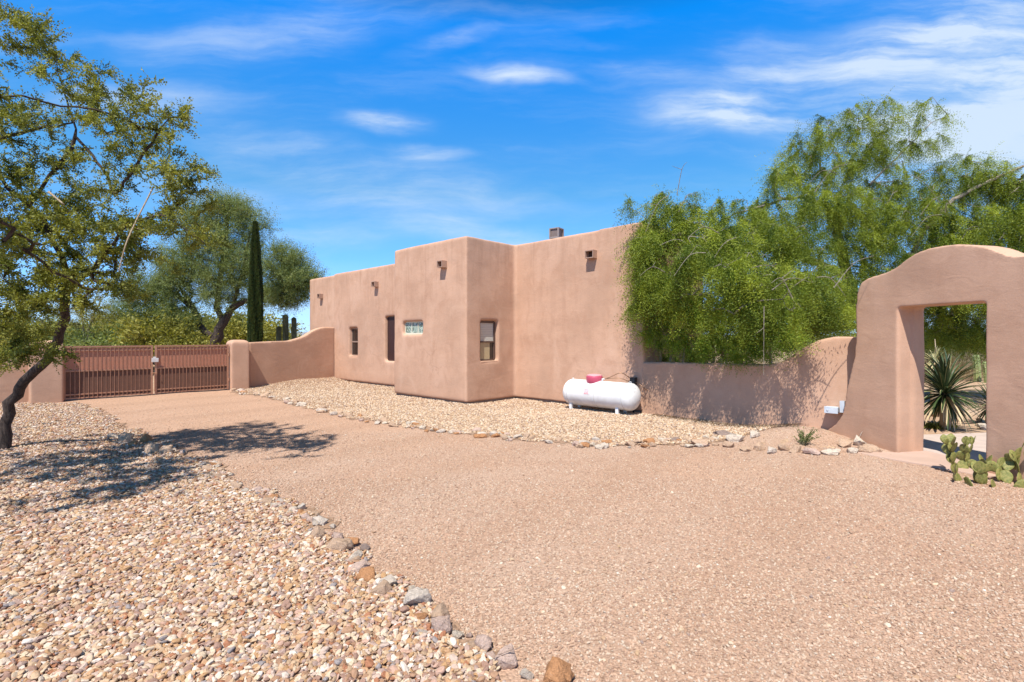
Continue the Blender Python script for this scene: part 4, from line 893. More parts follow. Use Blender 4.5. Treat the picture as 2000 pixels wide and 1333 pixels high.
for i in range(46):
    px = rb.uniform(-60, 515); Y = rb.choice([24, 27, 31, 36, 42, 50])*rb.uniform(.95, 1.08); spots.append((px, Y, rb.choice([0, 0, 2, 1]), 'gate'))
for i in range(14):
    px = rb.uniform(1560, 1980); Y = rb.uniform(17, 34); spots.append((px, Y, rb.choice([0, 1, 2]), 'garden'))
for px, Y, k, where in spots:
    o = protos[k] if not used[k] else copy_tree(protos[k]); used[k] = True
    c = at(px, 660, Y); s_ = rb.uniform(1.25, 1.9)*(1.25 if Y < 30 else 1.6)*(1.0 if where == 'gate' else .5); o.location = (c.x, c.y, hz(c.x, c.y)); o.scale = (s_*1.15, s_*1.15, s_); o.rotation_euler = (0, 0, rb.uniform(0, 6.28))
    o['_px'] = px
BUSH = [o for o in C.objects if o.name.startswith('scrub_bush')]; cnt_ = {}
ORD = ['first', 'second', 'third', 'fourth', 'fifth', 'sixth', 'seventh', 'eighth', 'ninth', 'tenth', 'eleventh', 'twelfth', 'thirteenth', 'fourteenth', 'fifteenth']
for o in sorted(BUSH, key=lambda q: q['_px']):
    px = o['_px']; del o['_px']; ty = 'upright yellow-green' if o.scale[0]*1.0 and o.children[0].data.name.endswith('.002') else ('grey-green' if o.children[0].data.name.endswith('.001') else 'yellow-green')
    sg_ = 'over the left wall' if px < 120 else ('over the left gate leaf' if px < 300 else ('over the right gate leaf' if px < 450 else ('by the cypress' if px < 700 else 'deep in the garden')))
    k = cnt_[(sg_, ty)] = cnt_.get((sg_, ty), -1)+1
    tag(o, f'{ORD[k]} {ty} scrub bush from the left seen {sg_}', 'bush', 'desert bushes beyond the gate' if px < 700 else 'desert bushes behind the gateway')
# thin airy trees further off beyond the gate
for i, (px, Y, hh, lab) in enumerate([(165, 23, 88, 'small thin-branched tree with sparse pale foliage between leaning trunk and gate'), (215, 34, 92, 'hazy pale green tree low behind the sparse one beyond the gate'), (262, 40, 70, 'pale green tree low under the left edge of the broad grey-green tree'),
                                       (60, 30, 80, 'pale tree seen behind the leaning tree over the left wall'), (470, 38, 60, 'pale green tree low between forked trunk and cypress'), (330, 42, 62, 'far pale tree in the gap under the broad tree crown')]):
    b = at(px, 660, Y); g = Vector((b.x, b.y, -.1)); k = random.Random(i); lm = []
    for j in range(5):
        tx = px+k.uniform(-45, 45); lm.append(([g if j == 0 else (px, 668, Y), (px+(tx-px)*.3, 640, Y), (tx, 660-hh*k.uniform(.5, .9), Y)], .07, .02))
    fartree(60+i, 'thin_tree', lab, lm, [(px, 660-hh*.55, Y, 55, hh*.42, 90, 1.6), (px-30, 660-hh*.4, Y, 40, hh*.35, 40, 1.2), (px+30, 660-hh*.45, Y, 40, hh*.35, 40, 1.2)], M_leafP if i % 2 else M_leafB, M_bark3, (g.x, g.y, 0), .8, 7, .08, .020, 7, .5, (.7, .2), tipr=.008)
# far wooded strip
rng = np.random.default_rng(77); n = 60000
x = rng.uniform(-190, 190, n); y = rng.uniform(62, 120, n); hh = 1.0+1.5*np.abs(np.sin(x*.21)+np.sin(x*.057+y*.1)+.5*np.sin(x*.9))*.6; z = rng.random(n)**.8*hh-.2
c = leaf_mesh('far_scrub', np.stack([x, y, z], -1), rng.normal(0, 1, (n, 3))+np.array((0, 0, .6)), rng.uniform(.35, .8, n), rng.uniform(.2, .45, n), rng.normal(.5, .2, n), M_leafP, None, rng)
tag(c, 'low far scrub reading as one pale green band at the horizon', 'scrub', kind='stuff')

# ------------------------------------------------------------------ propane tank and its plumbing
M_white = NT('tank_paint'); v = M_white.map(1.0); nz = M_white.noise(v, 2.2, 6, .65, .5)
M_white = M_white.fin(M_white.ramp(nz, [(.25, (.55, .52, .49)), (.42, (.70, .69, .68)), (.6, (.78, .78, .78))]), .32, M_white.bump(M_white.noise(v, 9, 3), .05, .01), spec=.5)
M_lid = simple('faded_red_plastic', (.50, .075, .135), .45, var=.15, scale=5); M_lidtop = simple('pale_red_plastic', (.62, .30, .33), .5, var=.12, scale=9)  # lid top is a paler red than the lid sides
M_blk_p = simple('black_plastic', (.02, .02, .022), .5); M_cop = simple('copper_pipe', (.35, .20, .12), .4, .6); M_steel = simple('galvanised', (.55, .56, .57), .4, .5)
M_seam = simple('weld_paint', (.60, .58, .55), .5, var=.2, scale=14)
la, Ya = onH(1105, -.42); lb, Yb = onH(1246, -.42); TL = (lb-la); tcx = (la+lb)/2; tg = H(tcx, -.40); R_ = .305; TZ = .105+R_
tank = empty('propane_tank', (tg.x, tg.y, hz(tg.x, tg.y)), HROT); tag(tank, 'white horizontal propane tank with faded red dome lid by the house wall', 'gas tank')
MX = Matrix.Translation((0, 0, TZ)) @ Matrix.Rotation(math.pi/2, 4, 'Y')
hl = TL/2; prof = [(.002, -hl)]+[(R_*math.sin(a), -hl+.20*(1-math.cos(a))) for a in np.linspace(.15, math.pi/2, 9)]+[(R_, -hl+.24), (R_*1.004, -hl+.245), (R_*1.004, -hl+.26), (R_, -hl+.265), (R_, 0)]
prof = prof+[(r_, -z_) for r_, z_ in prof[::-1][1:]]
m = MB(); m.lathe(prof, 48, MX); m.build('body', M_white, tank, smooth=True)
for lx in (-hl+.27, hl-.42):
    for sy in (-1, 1):
        m = MB(); Ml = Matrix.Translation((lx, sy*.17, 0)); m.box(-.035, .035, -.03, .03, -.01, TZ-.22, M=Ml); m.box(-.05, .05, -.045, .045, -.02, .012, M=Ml); m.build('leg', M_white, tank, bevel=.006)
m = MB(); rx = -.16
m.lathe([(.185, TZ+R_-.12), (.188, TZ+R_+.085), (.18, TZ+R_+.11)], 32, Matrix.Translation((rx, 0, 0))); ld = m.build('dome_lid', M_lid, tank, smooth=True)
m = MB(); m.lathe([(.181, TZ+R_+.11), (.174, TZ+R_+.125), (.13, TZ+R_+.141), (.05, TZ+R_+.148), (.003, TZ+R_+.149)], 32, Matrix.Translation((rx, 0, 0))); m.build('lid_top', M_lidtop, ld, smooth=True)
for lx in (-hl+.245, hl-.245, .02):
    m = MB(); m.lathe([(R_-.002, lx-.009), (R_+.0045, lx-.006), (R_+.0045, lx+.006), (R_-.002, lx+.009)], 48, MX); m.build('weld_seam', M_seam, tank, smooth=True)
for lx in (-hl+.20, hl-.20):
    m = MB(); m.tube([(lx-.03, 0, TZ+R_-.02), (lx-.02, 0, TZ+R_+.022), (lx+.02, 0, TZ+R_+.022), (lx+.03, 0, TZ+R_-.02)], .008, 6); m.build('lifting_lug', M_white, tank, smooth=True)
def curved_decal(m, x0, x1, a0, a1, mi=0, k=5, rr=R_+.0025):
    vs = []
    for i in range(k+1):
        a = math.radians(a0+(a1-a0)*i/k); y = -rr*math.cos(a); z = TZ+rr*math.sin(a); vs += [(x0, y, z), (x1, y, z)]
    m.add(vs, [(2*i, 2*i+1, 2*i+3, 2*i+2) for i in range(k)], mi)
M_lab = simple('label_white', (.80, .76, .76), .5, var=.03); M_red = simple('label_red', (.62, .12, .16), .5)
m = MB(); curved_decal(m, -.245, -.105, 2, 23, 0); curved_decal(m, -.24, -.11, 19.5, 22, 1, rr=R_+.004); curved_decal(m, -.24, -.11, 3, 5.5, 1, rr=R_+.004)
k = random.Random(2)
for row, a0 in enumerate((8, 13.5)):
    x = -.235
    while x < -.125:
        w_ = k.uniform(.006, .014); curved_decal(m, x, x+w_, a0, a0+3.6, 1, 2, rr=R_+.004); x += w_+.006
m.build('warning_label', [M_lab, M_red], tank)
m = MB(); m.tube([(.06, 0, TZ+R_-.02), (.06, 0, TZ+R_+.05)], .022, 8); m.tube([(.03, 0, TZ+R_+.045), (.12, 0, TZ+R_+.045)], .014, 8); m.build('valve', M_steel, tank, smooth=True)
m = MB(); m.tube([(.11, -.10, TZ+R_*.95-.02), (.11, -.10, TZ+R_*.95+.03)], .014, 8); m.build('fill_cap', M_steel, tank, smooth=True)
# regulator box on a riser behind the tank's right end
lr, Yr = onH(1237, -.10); g = H(lr, -.10); zt = zat(738, Yr)
reg = empty('gas_regulator', (g.x, g.y, 0), HROT); tag(reg, 'black gas regulator box on a riser pipe at the right end of the white tank', 'gas regulator')
m = MB(); m.box(-.062, .062, -.06, .05, zt-.155, zt); m.box(-.07, .07, -.066, .055, zt-.012, zt+.004); m.build('box', M_blk_p, reg, bevel=.008)
m = MB(); m.tube([(0, 0, -.1), (0, 0, zt-.15)], .024, 8); m.build('riser_pipe', M_blk_p, reg, smooth=True)
tl = Vector((tcx+.10-lr, -.30, 0))
m = MB(); m.tube(bez([(tl.x, tl.y, TZ+R_+.045), (tl.x+.16, tl.y+.02, TZ+R_+.10), (tl.x+.40, tl.y+.08, TZ+R_+.20), (-.05, -.02, zt-.03)], 8), .009, 6); m.build('hose', M_cop, reg, smooth=True)
m = MB(); m.tube(bez([(tl.x+.02, tl.y, TZ+R_+.05), (tl.x+.35, tl.y+.1, TZ+R_+.075), (-.05, -.02, zt-.11)], 8), .008, 6); m.build('supply_pipe', M_cop, reg, smooth=True)
m = MB(); m.tube(bez([(.05, -.02, zt-.10), (.16, -.03, zt-.13), (.25, -.02, zt-.20), (.30, .09, zt-.27)], 8), .008, 6); m.build('outlet_pipe', M_cop, reg, smooth=True)

# electrical boxes by the gateway
M_box = simple('weathered_box', (.55, .60, .66), .45, .1, var=.12)
l0, Y0 = onH(1625, -.12); g = H(l0, 0); zc = zat(800.5, Y0)
el = empty('outlet_box', (g.x, g.y, zc), HROT); tag(el, 'pale blue-grey weatherproof outlet box sticking out of the low wall near the gateway', 'outlet box')
m = MB(); m.box(-.095, .095, -.20, -.06, -.05, .052); m.build('body', M_box, el, bevel=.014)
m = MB(); m.box(-.10, .10, -.215, -.196, -.055, .058); m.tube([(-.05, -.215, 0), (-.05, -.225, 0)], .018, 8); m.build('cover', M_box, el, bevel=.006)
m = MB(); m.box(-.05, .05, -.07, .03, -.03, .03); m.build('mount', M_steel, el)
l0, Y0 = onH(1645, -.12); g = H(l0, 0); zc = zat(794, Y0)
el = empty('conduit_box', (g.x, g.y, zc), HROT); tag(el, 'small upright grey conduit box between the outlet box and the gateway', 'junction box')
m = MB(); m.box(-.03, .03, -.14, -.02, -.10, .09); m.build('body', simple('conduit_metal', (.42, .38, .36), .5, .3), el, bevel=.008)
m = MB(); m.box(-.034, .034, -.15, -.141, -.104, .094); m.build('cover', M_box, el)

# ------------------------------------------------------------------ rocks, each its own object
def rock_mesh(seed, flat=.6, name='rock'):
    r = np.random.default_rng(seed); bm = bmesh.new()
    for _ in range(16):
        v = r.normal(size=3); v /= np.linalg.norm(v); v = np.sign(v)*np.abs(v)**.8*r.uniform(.78, 1.0); bm.verts.new((v[0], v[1]*.8, v[2]*flat))
    bmesh.ops.convex_hull(bm, input=bm.verts); 
    bmesh.ops.delete(bm, geom=[v for v in bm.verts if not v.link_faces], context='VERTS')
    bmesh.ops.bevel(bm, geom=list(bm.edges), offset=.07, segments=2, affect='EDGES', profile=.7)
    bmesh.ops.triangulate(bm, faces=bm.faces); bmesh.ops.subdivide_edges(bm, edges=bm.edges, cuts=2, use_grid_fill=True)
    for v in bm.verts:
        d = mnoise.fractal(v.co*2.6+Vector((seed, 0, 0)), 1, 2, 4)*.085; v.co += v.co.normalized()*d
    me = bpy.data.meshes.new(name); bm.to_mesh(me); bm.free(); me.polygons.foreach_set('use_smooth', np.ones(len(me.polygons), bool)); return me
RK = {}
def rock(px, py, w, h, kind, label, group=None, rnd=random.Random(3), name='rock'):
    x, y = gp(px, py); y += w/F*y*.25; x = (px-1000)/F*y; s_ = w/F*y*.5
    key = (kind, rnd.randrange(5))
    if key not in RK: RK[key] = rock_mesh(hash(kind) % 1000 if False else sum(map(ord, kind))+key[1]*13, .62); RK[key].materials.append(ROCKM[kind])
    o = bpy.data.objects.new(name, RK[key]); C.objects.link(o); hh = min(1.15, max(.35, h/w*1.25))
    s_ *= 1.12; o.scale = (s_*1.05, s_*1.0, s_*hh*1.35); o.location = (x, y, hz(x, y)+.012+s_*hh*.36); o.rotation_euler = (rnd.uniform(-.2, .2), rnd.uniform(-.2, .2), rnd.uniform(-.5, .5)+(3.1416 if rnd.random() < .5 else 0))
    return tag(o, label, 'rock', group)
BIG = [(225, 856, 28, 12, 'pale', 'flat pale rock, leftmost of the cluster in the tree shade'), (247, 866, 34, 22, 'tan', 'rounded tan rock second from left in the tree-shade cluster'),
 (283, 866, 24, 20, 'rust', 'dark brown rock standing highest in the tree-shade cluster'), (262, 874, 20, 14, 'rust', 'small brown rock just left of the highest one in the shade cluster'),
 (299, 887, 38, 22, 'tan', 'broad tan rock at the front of the tree-shade cluster'), (326, 888, 30, 18, 'tan', 'tan rock at the right end of the tree-shade cluster'),
 (460, 958, 28, 14, 'tan', 'tan rock where the tree shadow meets the pebble border'), (478, 968, 14, 12, 'pale', 'little whitish rock right of the tan one at the end of the tree shadow'),
 (516, 990, 30, 14, 'tan', 'smooth tan rock in the pebble border left of a whitish one'), (541, 996, 24, 12, 'pale', 'whitish rock flush in the pebble border'), (572, 1003, 18, 12, 'pale', 'small white rock in the border beside a dark round one'),
 (590, 998, 20, 13, 'grey', 'small round grey rock standing out on the driveway edge'), (622, 1030, 34, 18, 'grey', 'grey angular rock resting behind the tan upright border rock'), (650, 1034, 16, 9, 'grey', 'tiny grey rock right of the grey angular border rock'),
 (619, 1056, 31, 31, 'tan', 'upright tan brown rock in front of the grey angular one'), (660, 1058, 26, 18, 'pink', 'pinkish rock above the wide flat tan one'), (662, 1082, 56, 28, 'tan', 'wide flat tan rock sunk in the pebble border'),
 (686, 1070, 34, 20, 'rust', 'rusty orange rock with a shaded right side at the border'), (712, 1078, 20, 12, 'dark', 'small dark rock on the driveway side of the rusty one'), (690, 1100, 38, 24, 'pale', 'pale cream rock below the rusty orange one'),
 (702, 1118, 44, 18, 'pink', 'flat pinkish grey rock above the brown squared rock'), (717, 1139, 44, 28, 'rust', 'squared orange brown rock halfway along the pebble border'), (758, 1150, 48, 20, 'grey', 'flat light grey rock lying on its side by the driveway'),
 (742, 1166, 42, 32, 'tan', 'tan rounded rock tucked under the flat grey one'), (804, 1160, 18, 14, 'pale', 'little white stone between the flat grey rock and the big grey boulder'), (819, 1194, 54, 40, 'grey', 'big cracked grey boulder, largest in the pebble border'),
 (856, 1212, 42, 30, 'tan', 'half buried tan rock right of the big grey boulder'), (822, 1218, 30, 18, 'rust', 'flat rust coloured stone under the big grey boulder'), (862, 1240, 48, 38, 'pink', 'blocky pink rock below the big grey boulder'),
 (824, 1246, 28, 14, 'grey', 'small grey slab left of the blocky pink rock'), (896, 1248, 26, 16, 'pale', 'small pale stone right of the blocky pink rock'), (942, 1276, 42, 34, 'pink', 'greyish pink rock between the blocky and the peaked pink rocks'),
 (992, 1308, 56, 38, 'pink', 'peaked pale pink rock near the bottom of the border'), (1080, 1345, 76, 52, 'rust', 'large bright orange rock at the bottom end of the border'), (1030, 1332, 30, 16, 'grey', 'small grey stone between the peaked pink and the large orange rock'),
 (1318, 862, 20, 9, 'dark', 'thin dark slab in the house gravel edge, left of the pale wedge'), (1366, 872, 40, 14, 'tan', 'low tan slab in the edging below the hanging foliage'), (1413, 853, 40, 11, 'dark', 'long dark flat rock behind the pale wedge rock'),
 (1437, 864, 36, 20, 'pale', 'pale wedge-shaped rock in front of the dark flat one'), (1470, 858, 30, 13, 'grey', 'grey blue flat rock left of the little bush'), (1424, 874, 26, 13, 'tan', 'tan rock below the pale wedge'), (1457, 881, 28, 11, 'tan', 'thin tan slab tilted in the edging row'),
 (1481, 879, 24, 20, 'tan', 'tall two-toned tan rock in the edging left of the white one'), (1504, 886, 27, 15, 'grey', 'white and grey mottled rock in the edging row'), (1531, 882, 24, 15, 'tan', 'round orange tan rock right of the mottled one'), (1553, 886, 26, 17, 'tan', 'pointed tan rock under the little bush'),
 (1584, 890, 34, 15, 'pink', 'pinkish long rock right of the little bush'), (1622, 890, 42, 13, 'pale', 'long low white rock in the edging near the gateway'), (1649, 878, 28, 18, 'tan', 'dark-sided tan rock at the foot of the gateway buttress'), (1666, 888, 22, 13, 'pale', 'small pale rock in front of the pile by the gateway'),
 (1680, 876, 36, 26, 'pale', 'large cream rock on top of the pile by the gateway'), (1688, 888, 24, 18, 'tan', 'grey tan rock in the middle of the pile by the gateway'), (1705, 887, 32, 16, 'tan', 'tan rock at the right end of the pile by the gateway')]
for b in BIG: rock(*b)
rk = random.Random(12); E_ = [(455, 767), (520, 777), (600, 797), (700, 820), (760, 829), (830, 841), (930, 853), (1000, 860), (1100, 869), (1200, 875), (1300, 871), (1400, 868)]
ORD = ['first', 'second', 'third', 'fourth', 'fifth', 'sixth', 'seventh', 'eighth', 'ninth', 'tenth', 'eleventh', 'twelfth', 'thirteenth', 'fourteenth', 'fifteenth']
CN = {'tan': 'tan', 'pink': 'pinkish', 'pale': 'pale', 'rust': 'rust brown', 'grey': 'grey'}
def named_rocks(L_, segs, fmt, grp):
    """label each rock by its colour, the landmark it lies by and its order there"""
    seen = {}
    for px, py, w, h, kd in sorted(L_):
        sg_ = next(n_ for x_, n_ in segs if px < x_); k = seen[(sg_, kd)] = seen.get((sg_, kd), -1)+1
        rock(px, py, w, h, kd, fmt.format(c=CN[kd], seg=sg_, o=ORD[min(k, 14)]), grp, rk)
L_ = []
for i in range(150):
    t_e = rk.random()*(len(E_)-1); a_ = int(t_e); f_ = t_e-a_; px = E_[a_][0]*(1-f_)+E_[a_+1][0]*f_; py = E_[a_][1]*(1-f_)+E_[a_+1][1]*f_+rk.uniform(-7, 4)*(.4+px/1400)
    w = rk.uniform(7, 20)*(.65+px/2200)*(1.25 if rk.random() < .2 else 1); L_.append((px, py, w, w*rk.uniform(.3, .6), rk.choice(['tan', 'tan', 'tan', 'pink', 'pale', 'rust', 'grey', 'tan'])))
named_rocks(L_, [(520, 'by the gate pillar'), (600, 'below the curved wall'), (700, 'below the slim window'), (780, 'below the shuttered window'), (845, 'below the glass block window'), (910, 'before the bay corner'), (1010, 'below the bay side window'),
                 (1110, 'just left of the propane tank'), (1250, 'in front of the propane tank'), (9999, 'below the hanging foliage')], '{o} {c} edging rock {seg}', 'small rocks edging the house gravel')
L_ = []
for i in range(60):   # small stones along the pebble border
    pts_ = [(345, 882), (440, 928), (490, 962), (600, 1006), (645, 1050), (700, 1106), (780, 1168), (860, 1228), (960, 1296)]
    t_e = rk.random()*(len(pts_)-1); a_ = int(t_e); f_ = t_e-a_; px = pts_[a_][0]*(1-f_)+pts_[a_+1][0]*f_+rk.uniform(-22, 18); py = pts_[a_][1]*(1-f_)+pts_[a_+1][1]*f_+rk.uniform(-8, 8)
    w = rk.uniform(9, 20)*(.4+py/1400); L_.append((px, py, w, w*.6, rk.choice(['tan', 'pink', 'pale', 'rust', 'grey', 'tan'])))
named_rocks(L_, [(450, 'beside the tree shade'), (560, 'just past the tree shade'), (640, 'by the upright tan rock'), (730, 'by the wide flat tan rock'), (840, 'by the big cracked boulder'), (9999, 'by the blocky pink rock')], '{o} small {c} stone of the pebble bed edge {seg}', 'small stones edging the pebble bed')

# ------------------------------------------------------------------ prickly pear at the gateway's right pillar
tp_ = NT('cactus_pad'); v = tp_.map((1, 1, 1), 'Object'); M_pad = tp_.fin(tp_.ramp(tp_.noise(v, 6, 5, .6), [(.28, (.11, .125, .030)), (.5, (.20, .205, .055)), (.72, (.38, .30, .11))]), .55, tp_.bump(tp_.vor(v, 28), .35, .006), spec=.35)
def pad_mesh(seed):
    r = np.random.default_rng(seed); m = MB(); k, n = 22, 9; vs = []
    for i in range(n+1):
        f = i/n; zz = f; wv = .40*math.sin(math.pi*min(1, f*.93+.05))**.75*(.72+.42*f); th = .075*(1-.35*f)*math.sin(math.pi*min(1, f*.9+.1))**.5
        for j in range(k):
            a = 2*math.pi*j/k; vs.append((wv*math.cos(a), th*math.sin(a)+.05*math.sin(f*3+seed)*f, zz+.01*math.sin(a*3+seed)))
    m.add(vs, [(i*k+j, i*k+(j+1) % k, (i+1)*k+(j+1) % k, (i+1)*k+j) for i in range(n) for j in range(k)]+[tuple(range(k))[::-1], tuple(range(n*k, (n+1)*k))])
    # spine clusters
    for _ in range(26):
        z0 = r.uniform(.15, .95); x0 = r.uniform(-.3, .3)*math.sin(math.pi*z0*.95)**.5; sy = r.choice([-1, 1])
        for q in range(2):
            d = Vector((r.normal(0, .5), sy, r.normal(0, .5))).normalized()*.10; p = Vector((x0, sy*.055, z0)); m.add([p+Vector((.006, 0, 0)), p-Vector((.006, 0, 0)), p+d], [(0, 1, 2)], 1)
    me = m.mesh('pad', True); me.materials.append(M_pad); me.materials.append(M_leafD); return me
PM = [pad_mesh(i) for i in range(4)]
pp = at(1930, 940, 5.95); pear = empty('prickly_pear', (pp.x, pp.y, 0)); tag(pear, 'sprawling yellow-green prickly pear cactus in front of the gateway right pillar', 'cactus')
rp = random.Random(19)
def pad(base, yaw, lean, size, depth):
    o = bpy.data.objects.new('pad', rp.choice(PM)); C.objects.link(o); o.parent = pear
    Mr = Matrix.Rotation(yaw, 4, 'Z') @ Matrix.Rotation(lean, 4, 'Y') @ Matrix.Rotation(rp.uniform(-.45, .45), 4, 'X')
    o.matrix_local = Matrix.Translation(base) @ Mr @ Matrix.Diagonal((size, size, size, 1))
    if depth > 0:
        for k in range(rp.choice([1, 2, 2])):
            sx = rp.uniform(-.28, .28); tip = Matrix.Translation(base) @ Mr @ Vector((sx*size, 0, size*(.93-abs(sx)*.5)))
            pad(tip, yaw+rp.uniform(-.9, .9), lean*.5+sx*2.2+rp.uniform(-.25, .25), size*rp.uniform(.78, 1.0), depth-1)
for px, py, Y, yaw, lean, sz, dp in [(1868, 930, 6.25, .2, -.35, .155, 3), (1884, 925, 6.4, -.5, -.1, .16, 3), (1880, 945, 5.95, .6, -.9, .16, 1), (1905, 948, 5.85, .1, .3, .17, 1), (1925, 952, 5.8, -.3, -.6, .17, 1), (1925, 928, 6.1, .5, .7, .16, 1),
                                      (1950, 940, 5.9, .2, .5, .17, 2), (1970, 947, 5.85, -.6, -.2, .17, 1), (1990, 950, 5.8, .4, .5, .17, 2), (2005, 945, 5.9, 0, -.3, .18, 3), (2025, 945, 5.9, 0.8, -.1, .18, 3), (2040, 950, 5.8, .3, .2, .18, 2), (1945, 956, 5.75, .9, -1.1, .16, 0), (1900, 958, 5.7, 1.1, 1.2, .15, 0), (1980, 960, 5.72, -.4, 1.1, .16, 0), (1915, 940, 6.0, -.8, .1, .16, 1), (1960, 930, 6.1, .5, -.5, .16, 1)]:
    c = at(px, py, Y); pad(Vector((c.x-pp.x, c.y-pp.y, -.02+rp.uniform(0, .04))), yaw, lean, sz, dp)

# ------------------------------------------------------------------ garden plants seen through the gateway
M_yg = NT('yucca_green'); v = M_yg.map(1.0); M_yg = M_yg.fin(M_yg.ramp(M_yg.noise(v, 7, 4), [(.3, (.022, .045, .016)), (.7, (.060, .090, .030))]), .4, spec=.5)
M_yp = simple('yucca_margin', (.50, .44, .22), .5); M_yd = simple('dry_yucca_leaf', (.50, .40, .24), .7)
def yucca(name, loc, n, length, width, label, seed, trunk=.5, pale=False, stalk=0):
    r = np.random.default_rng(seed); root = empty(name, loc); tag(root, label, 'yucca'); m = MB()
    for i in range(n):
        el = math.radians(90-150*(i/n)**.8+r.normal(0, 5)); az = r.uniform(0, 6.283); L = length*r.uniform(.8, 1.1)*(1 if el > -.2 else .85); dry = el < -.25 and r.random() < .35
        h = Vector((math.cos(az), math.sin(az), 0)); sd = Vector((-math.sin(az), math.cos(az), 0)); p = Vector((0, 0, trunk)); rows = []
        K = 6
        for k in range(K+1):
            f = k/K; e = el-f*f*.22*(1 if el > 0 else .5); q = p+(h*math.cos(e)+Vector((0, 0, 1))*math.sin(e))*L*f; up = (-h*math.sin(e)+Vector((0, 0, 1))*math.cos(e))
            w = width*(.55+.9*f)*(1-f**2.2)+.002; rows.append([q-sd*w+up*w*.35, q-sd*w*.72+up*w*.2, q, q+sd*w*.72+up*w*.2, q+sd*w+up*w*.35])
        vs = [x for rw in rows for x in rw]
        for k in range(K):
            for j in range(4): m.add([rows[k][j], rows[k][j+1], rows[k+1][j+1], rows[k+1][j]], [(0, 1, 2, 3)], 2 if dry else (1 if (j == 0 and i % 2) or (pale and j in (0, 1)) else 0))
    m.build('leaves', [M_yg, M_yp, M_yd], root)
    m = MB(); m.tube([(0, 0, -.1), (0, 0, trunk*.5), (0, 0, trunk+.03)], [.09, .08, .05], 10); m.build('trunk', M_twigdry, root, smooth=True)
    if stalk: m = MB(); m.tube([(0, 0, trunk), (.02, 0, trunk+stalk*.5), (0, 0, trunk+stalk)], [.014, .012, .006], 6); m.build('flower_stalk', M_twigdry, root, smooth=True)
    return root
y1 = at(1846, 770, 9.3); yucca('spiky_yucca', (y1.x, y1.y, 0), 190, .84, .027, 'large dark yucca with pale-edged sword leaves framed in the gateway opening', 3, trunk=y1.z)
y2 = at(1826, 708, 10.8); yucca('spiky_yucca', (y2.x, y2.y, 0), 90, .40, .014, 'smaller pale yellow yucca behind and above the large dark one', 5, trunk=y2.z, pale=True, stalk=.5)
y3 = at(1935, 790, 9.8); yucca('spiky_yucca', (y3.x, y3.y, 0), 90, .55, .020, 'yucca mostly hidden behind the gateway right pillar', 7, trunk=.35)
M_cc = NT('column_cactus_skin'); v = M_cc.map(1.0); M_cc = M_cc.fin(M_cc.ramp(M_cc.vor(M_cc.map((14, 14, 22))), [(.1, (.62, .60, .36)), (.35, (.24, .30, .11))]), .6)
for px, py, Y, zt_, rad, lab in [(1907, 742, 19.5, 692, .12, 'pale green column cactus standing at the right of the gateway opening'), (1926, 744, 19.0, 706, .11, 'shorter column cactus half hidden by the gateway right pillar')]:
    c = at(px, py, Y); g = Vector((c.x, c.y, 0)); m = MB(); z1 = zat(zt_, Y); ribbed(m, bez([(g.x+.05, g.y, -.05), (g.x+.03, g.y, z1*.5), (g.x-.03, g.y, z1)], 12), rad, 8)
    tag(m.build('column_cactus', M_cc), lab, 'cactus')
def tuft(name, loc, n, L, mat, label, seed, spread=.5, w=.012, cat='dry plant'):
    r = np.random.default_rng(seed); az = r.uniform(0, 6.28, n); el = r.uniform(.35, 1.5, n); d = np.stack([np.cos(az)*np.cos(el), np.sin(az)*np.cos(el), np.sin(el)], -1)
    pos = np.stack([r.normal(0, spread*.4, n), r.normal(0, spread*.4, n), np.full(n, -.02)], -1)+d*0
    o = leaf_mesh(name, pos, d, L*r.uniform(.5, 1.1, n), np.full(n, w), r.uniform(0, 1, n), mat, None, r); o.location = loc; tag(o, label, cat); return o
TU = [(1812, 19), (1840, 20), (1862, 21.5), (1882, 20.5), (1898, 22), (1875, 23)]
for i, (px, Y) in enumerate(TU):
    c = at(px, 700, Y); tuft('dry_shrub', (c.x, c.y, 0), 300, 1.6, M_leafD, f'{ORD[i]} brown spiky dry shrub behind the yuccas in the gateway', 30+i, .7, .022)['group'] = 'dry shrubs behind the yuccas'
for i, (px, py) in enumerate([(1816, 836), (1834, 838), (1848, 834)]):
    x, y = gp(px, py); o = tuft('ground_cover_plant', (x, y, 0), 220, .14, M_leafB, f'{ORD[i]} low yellowish plant from the left at the foot of the large yucca', 50+i, .16, .018, 'low plant'); o['group'] = 'low plants under the yucca'
for px, py, w, lb in ((1919, 838, 20, 'largest, nearest'), (1914, 826, 14, 'middle'), (1924, 812, 14, 'farthest')):
    rock(px, py, w, w*.7, 'pale', lb+' white stone lying right of the large dark yucca', 'white stones by the yucca')
# dark shrubs filling the garden behind
for i, (px, Y, sc) in enumerate([(1835, 24, 2.1), (1900, 25, 2.3), (1870, 28, 2.6), (1950, 24, 2.3), (1780, 25, 2.4), (1610, 20, 1.2), (1655, 23, 1.3)]):
    o = copy_tree(protos[1]); c = at(px, 660, Y); o.location = (c.x, c.y, 0); o.scale = (sc, sc, sc*.9); o.rotation_euler = (0, 0, i*1.3); o.name = 'garden_bush'
    tag(o, f'{ORD[i]} dark green bush deep in the garden behind the yuccas' if px > 1700 else f'{ORD[i-5]} green bush in the garden seen over the low right wall', 'bush', 'dark garden bushes behind the yuccas' if px > 1700 else 'garden bushes over the low wall')

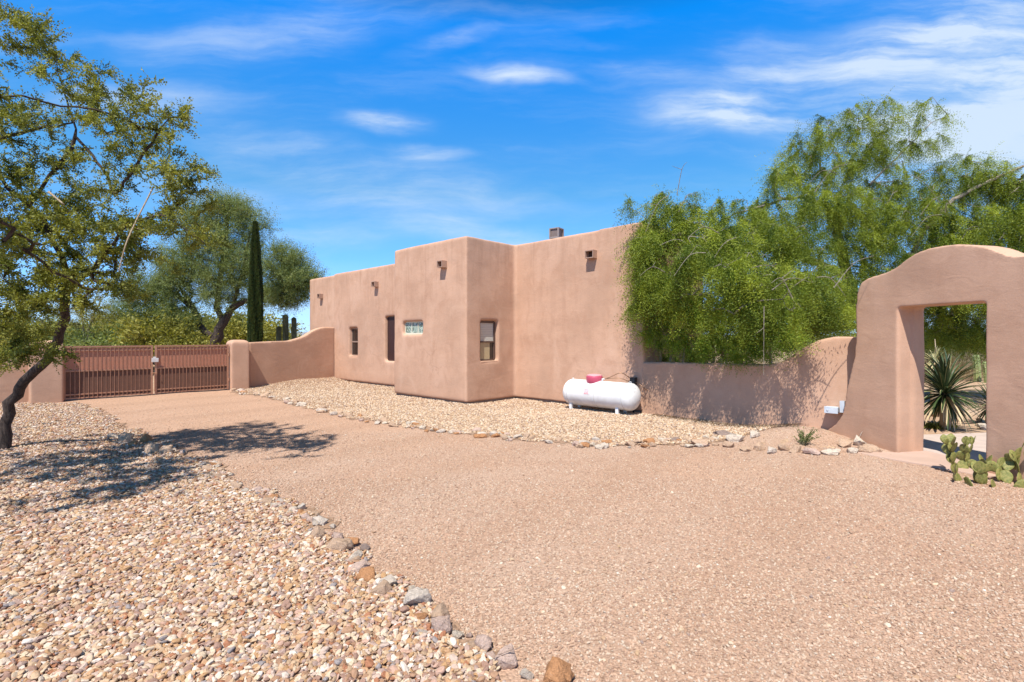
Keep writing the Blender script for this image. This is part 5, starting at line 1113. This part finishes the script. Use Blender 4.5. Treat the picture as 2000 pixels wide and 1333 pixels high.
# little bush in the edging row
x, y = gp(1568, 874); sb2 = empty('small_bush', (x, y, hz(x, y))); tag(sb2, 'little sparse bush with upright leafy stems among the edging rocks', 'bush')
r = np.random.default_rng(9); m = MB(); ps = []; ds = []
for i in range(24):
    a = r.uniform(0, 6.28); q = r.uniform(.05, .22); tip = Vector((math.cos(a)*q+.05, math.sin(a)*q, r.uniform(.12, .30)*(1.2 if i % 6 == 0 else 1)))
    m.tube([(math.cos(a)*.03, math.sin(a)*.03, -.02), tip*.5+Vector((0, 0, .02)), tip], [.004, .003, .0015], 4, caps=False)
    for k in range(22): f = r.uniform(.3, 1); ps.append(tuple(tip*f)); ds.append(r.normal(0, .6, 3)+np.array((0, 0, .8)))
m.build('stems', M_bark3, sb2)
leaf_mesh('foliage', np.array(ps), np.array(ds), np.full(len(ps), .032), np.full(len(ps), .012), r.uniform(0, .6, len(ps)), M_leafP, sb2, r)

# fallen leaves and twigs under the low wall and under the leaning tree
def litter(name, n, fx, label, seed, L=(.01, .05), w=(.002, .010)):
    r = np.random.default_rng(seed); P = np.array([fx(r) for _ in range(n)]); z = hgt(P[:, 0], P[:, 1])+.03+r.uniform(0, .02, n); d = np.stack([r.normal(size=n), r.normal(size=n), r.normal(0, .15, n)], -1)
    o = leaf_mesh(name, np.stack([P[:, 0], P[:, 1], z], -1), d, r.uniform(*L, n), r.uniform(*w, n), r.uniform(0, .8, n), M_litter, None, r, flat=.6); tag(o, label, 'litter', kind='stuff')
M_litter = leaf_mat('leaf_litter', (.05, .03, .02), (.26, .17, .10), .1)
def f1(r):
    lx = r.uniform(4.2, 7.1); ly = -abs(r.normal(0, .16))-.03-(.25*r.random() if lx > 5.2 else 0); p = H(lx, ly); return (p.x, p.y)
litter('leaf_litter', 5200, f1, 'dark fallen leaves and twigs along the foot of the low right wall', 4)
litter('leaf_litter', 3800, lambda r: (r.normal(-5.9, 1.3), r.normal(7.6, 1.3)), 'fallen leaves scattered on the pebbles under the leaning tree', 6)
def f3(r):
    y = r.uniform(2.4, 12); return (r.uniform(-.6, .95)*y, y)
litter('drive_twigs', 240, f3, 'few short twigs lying on the driveway', 8, L=(.02, .07), w=(.002, .004))
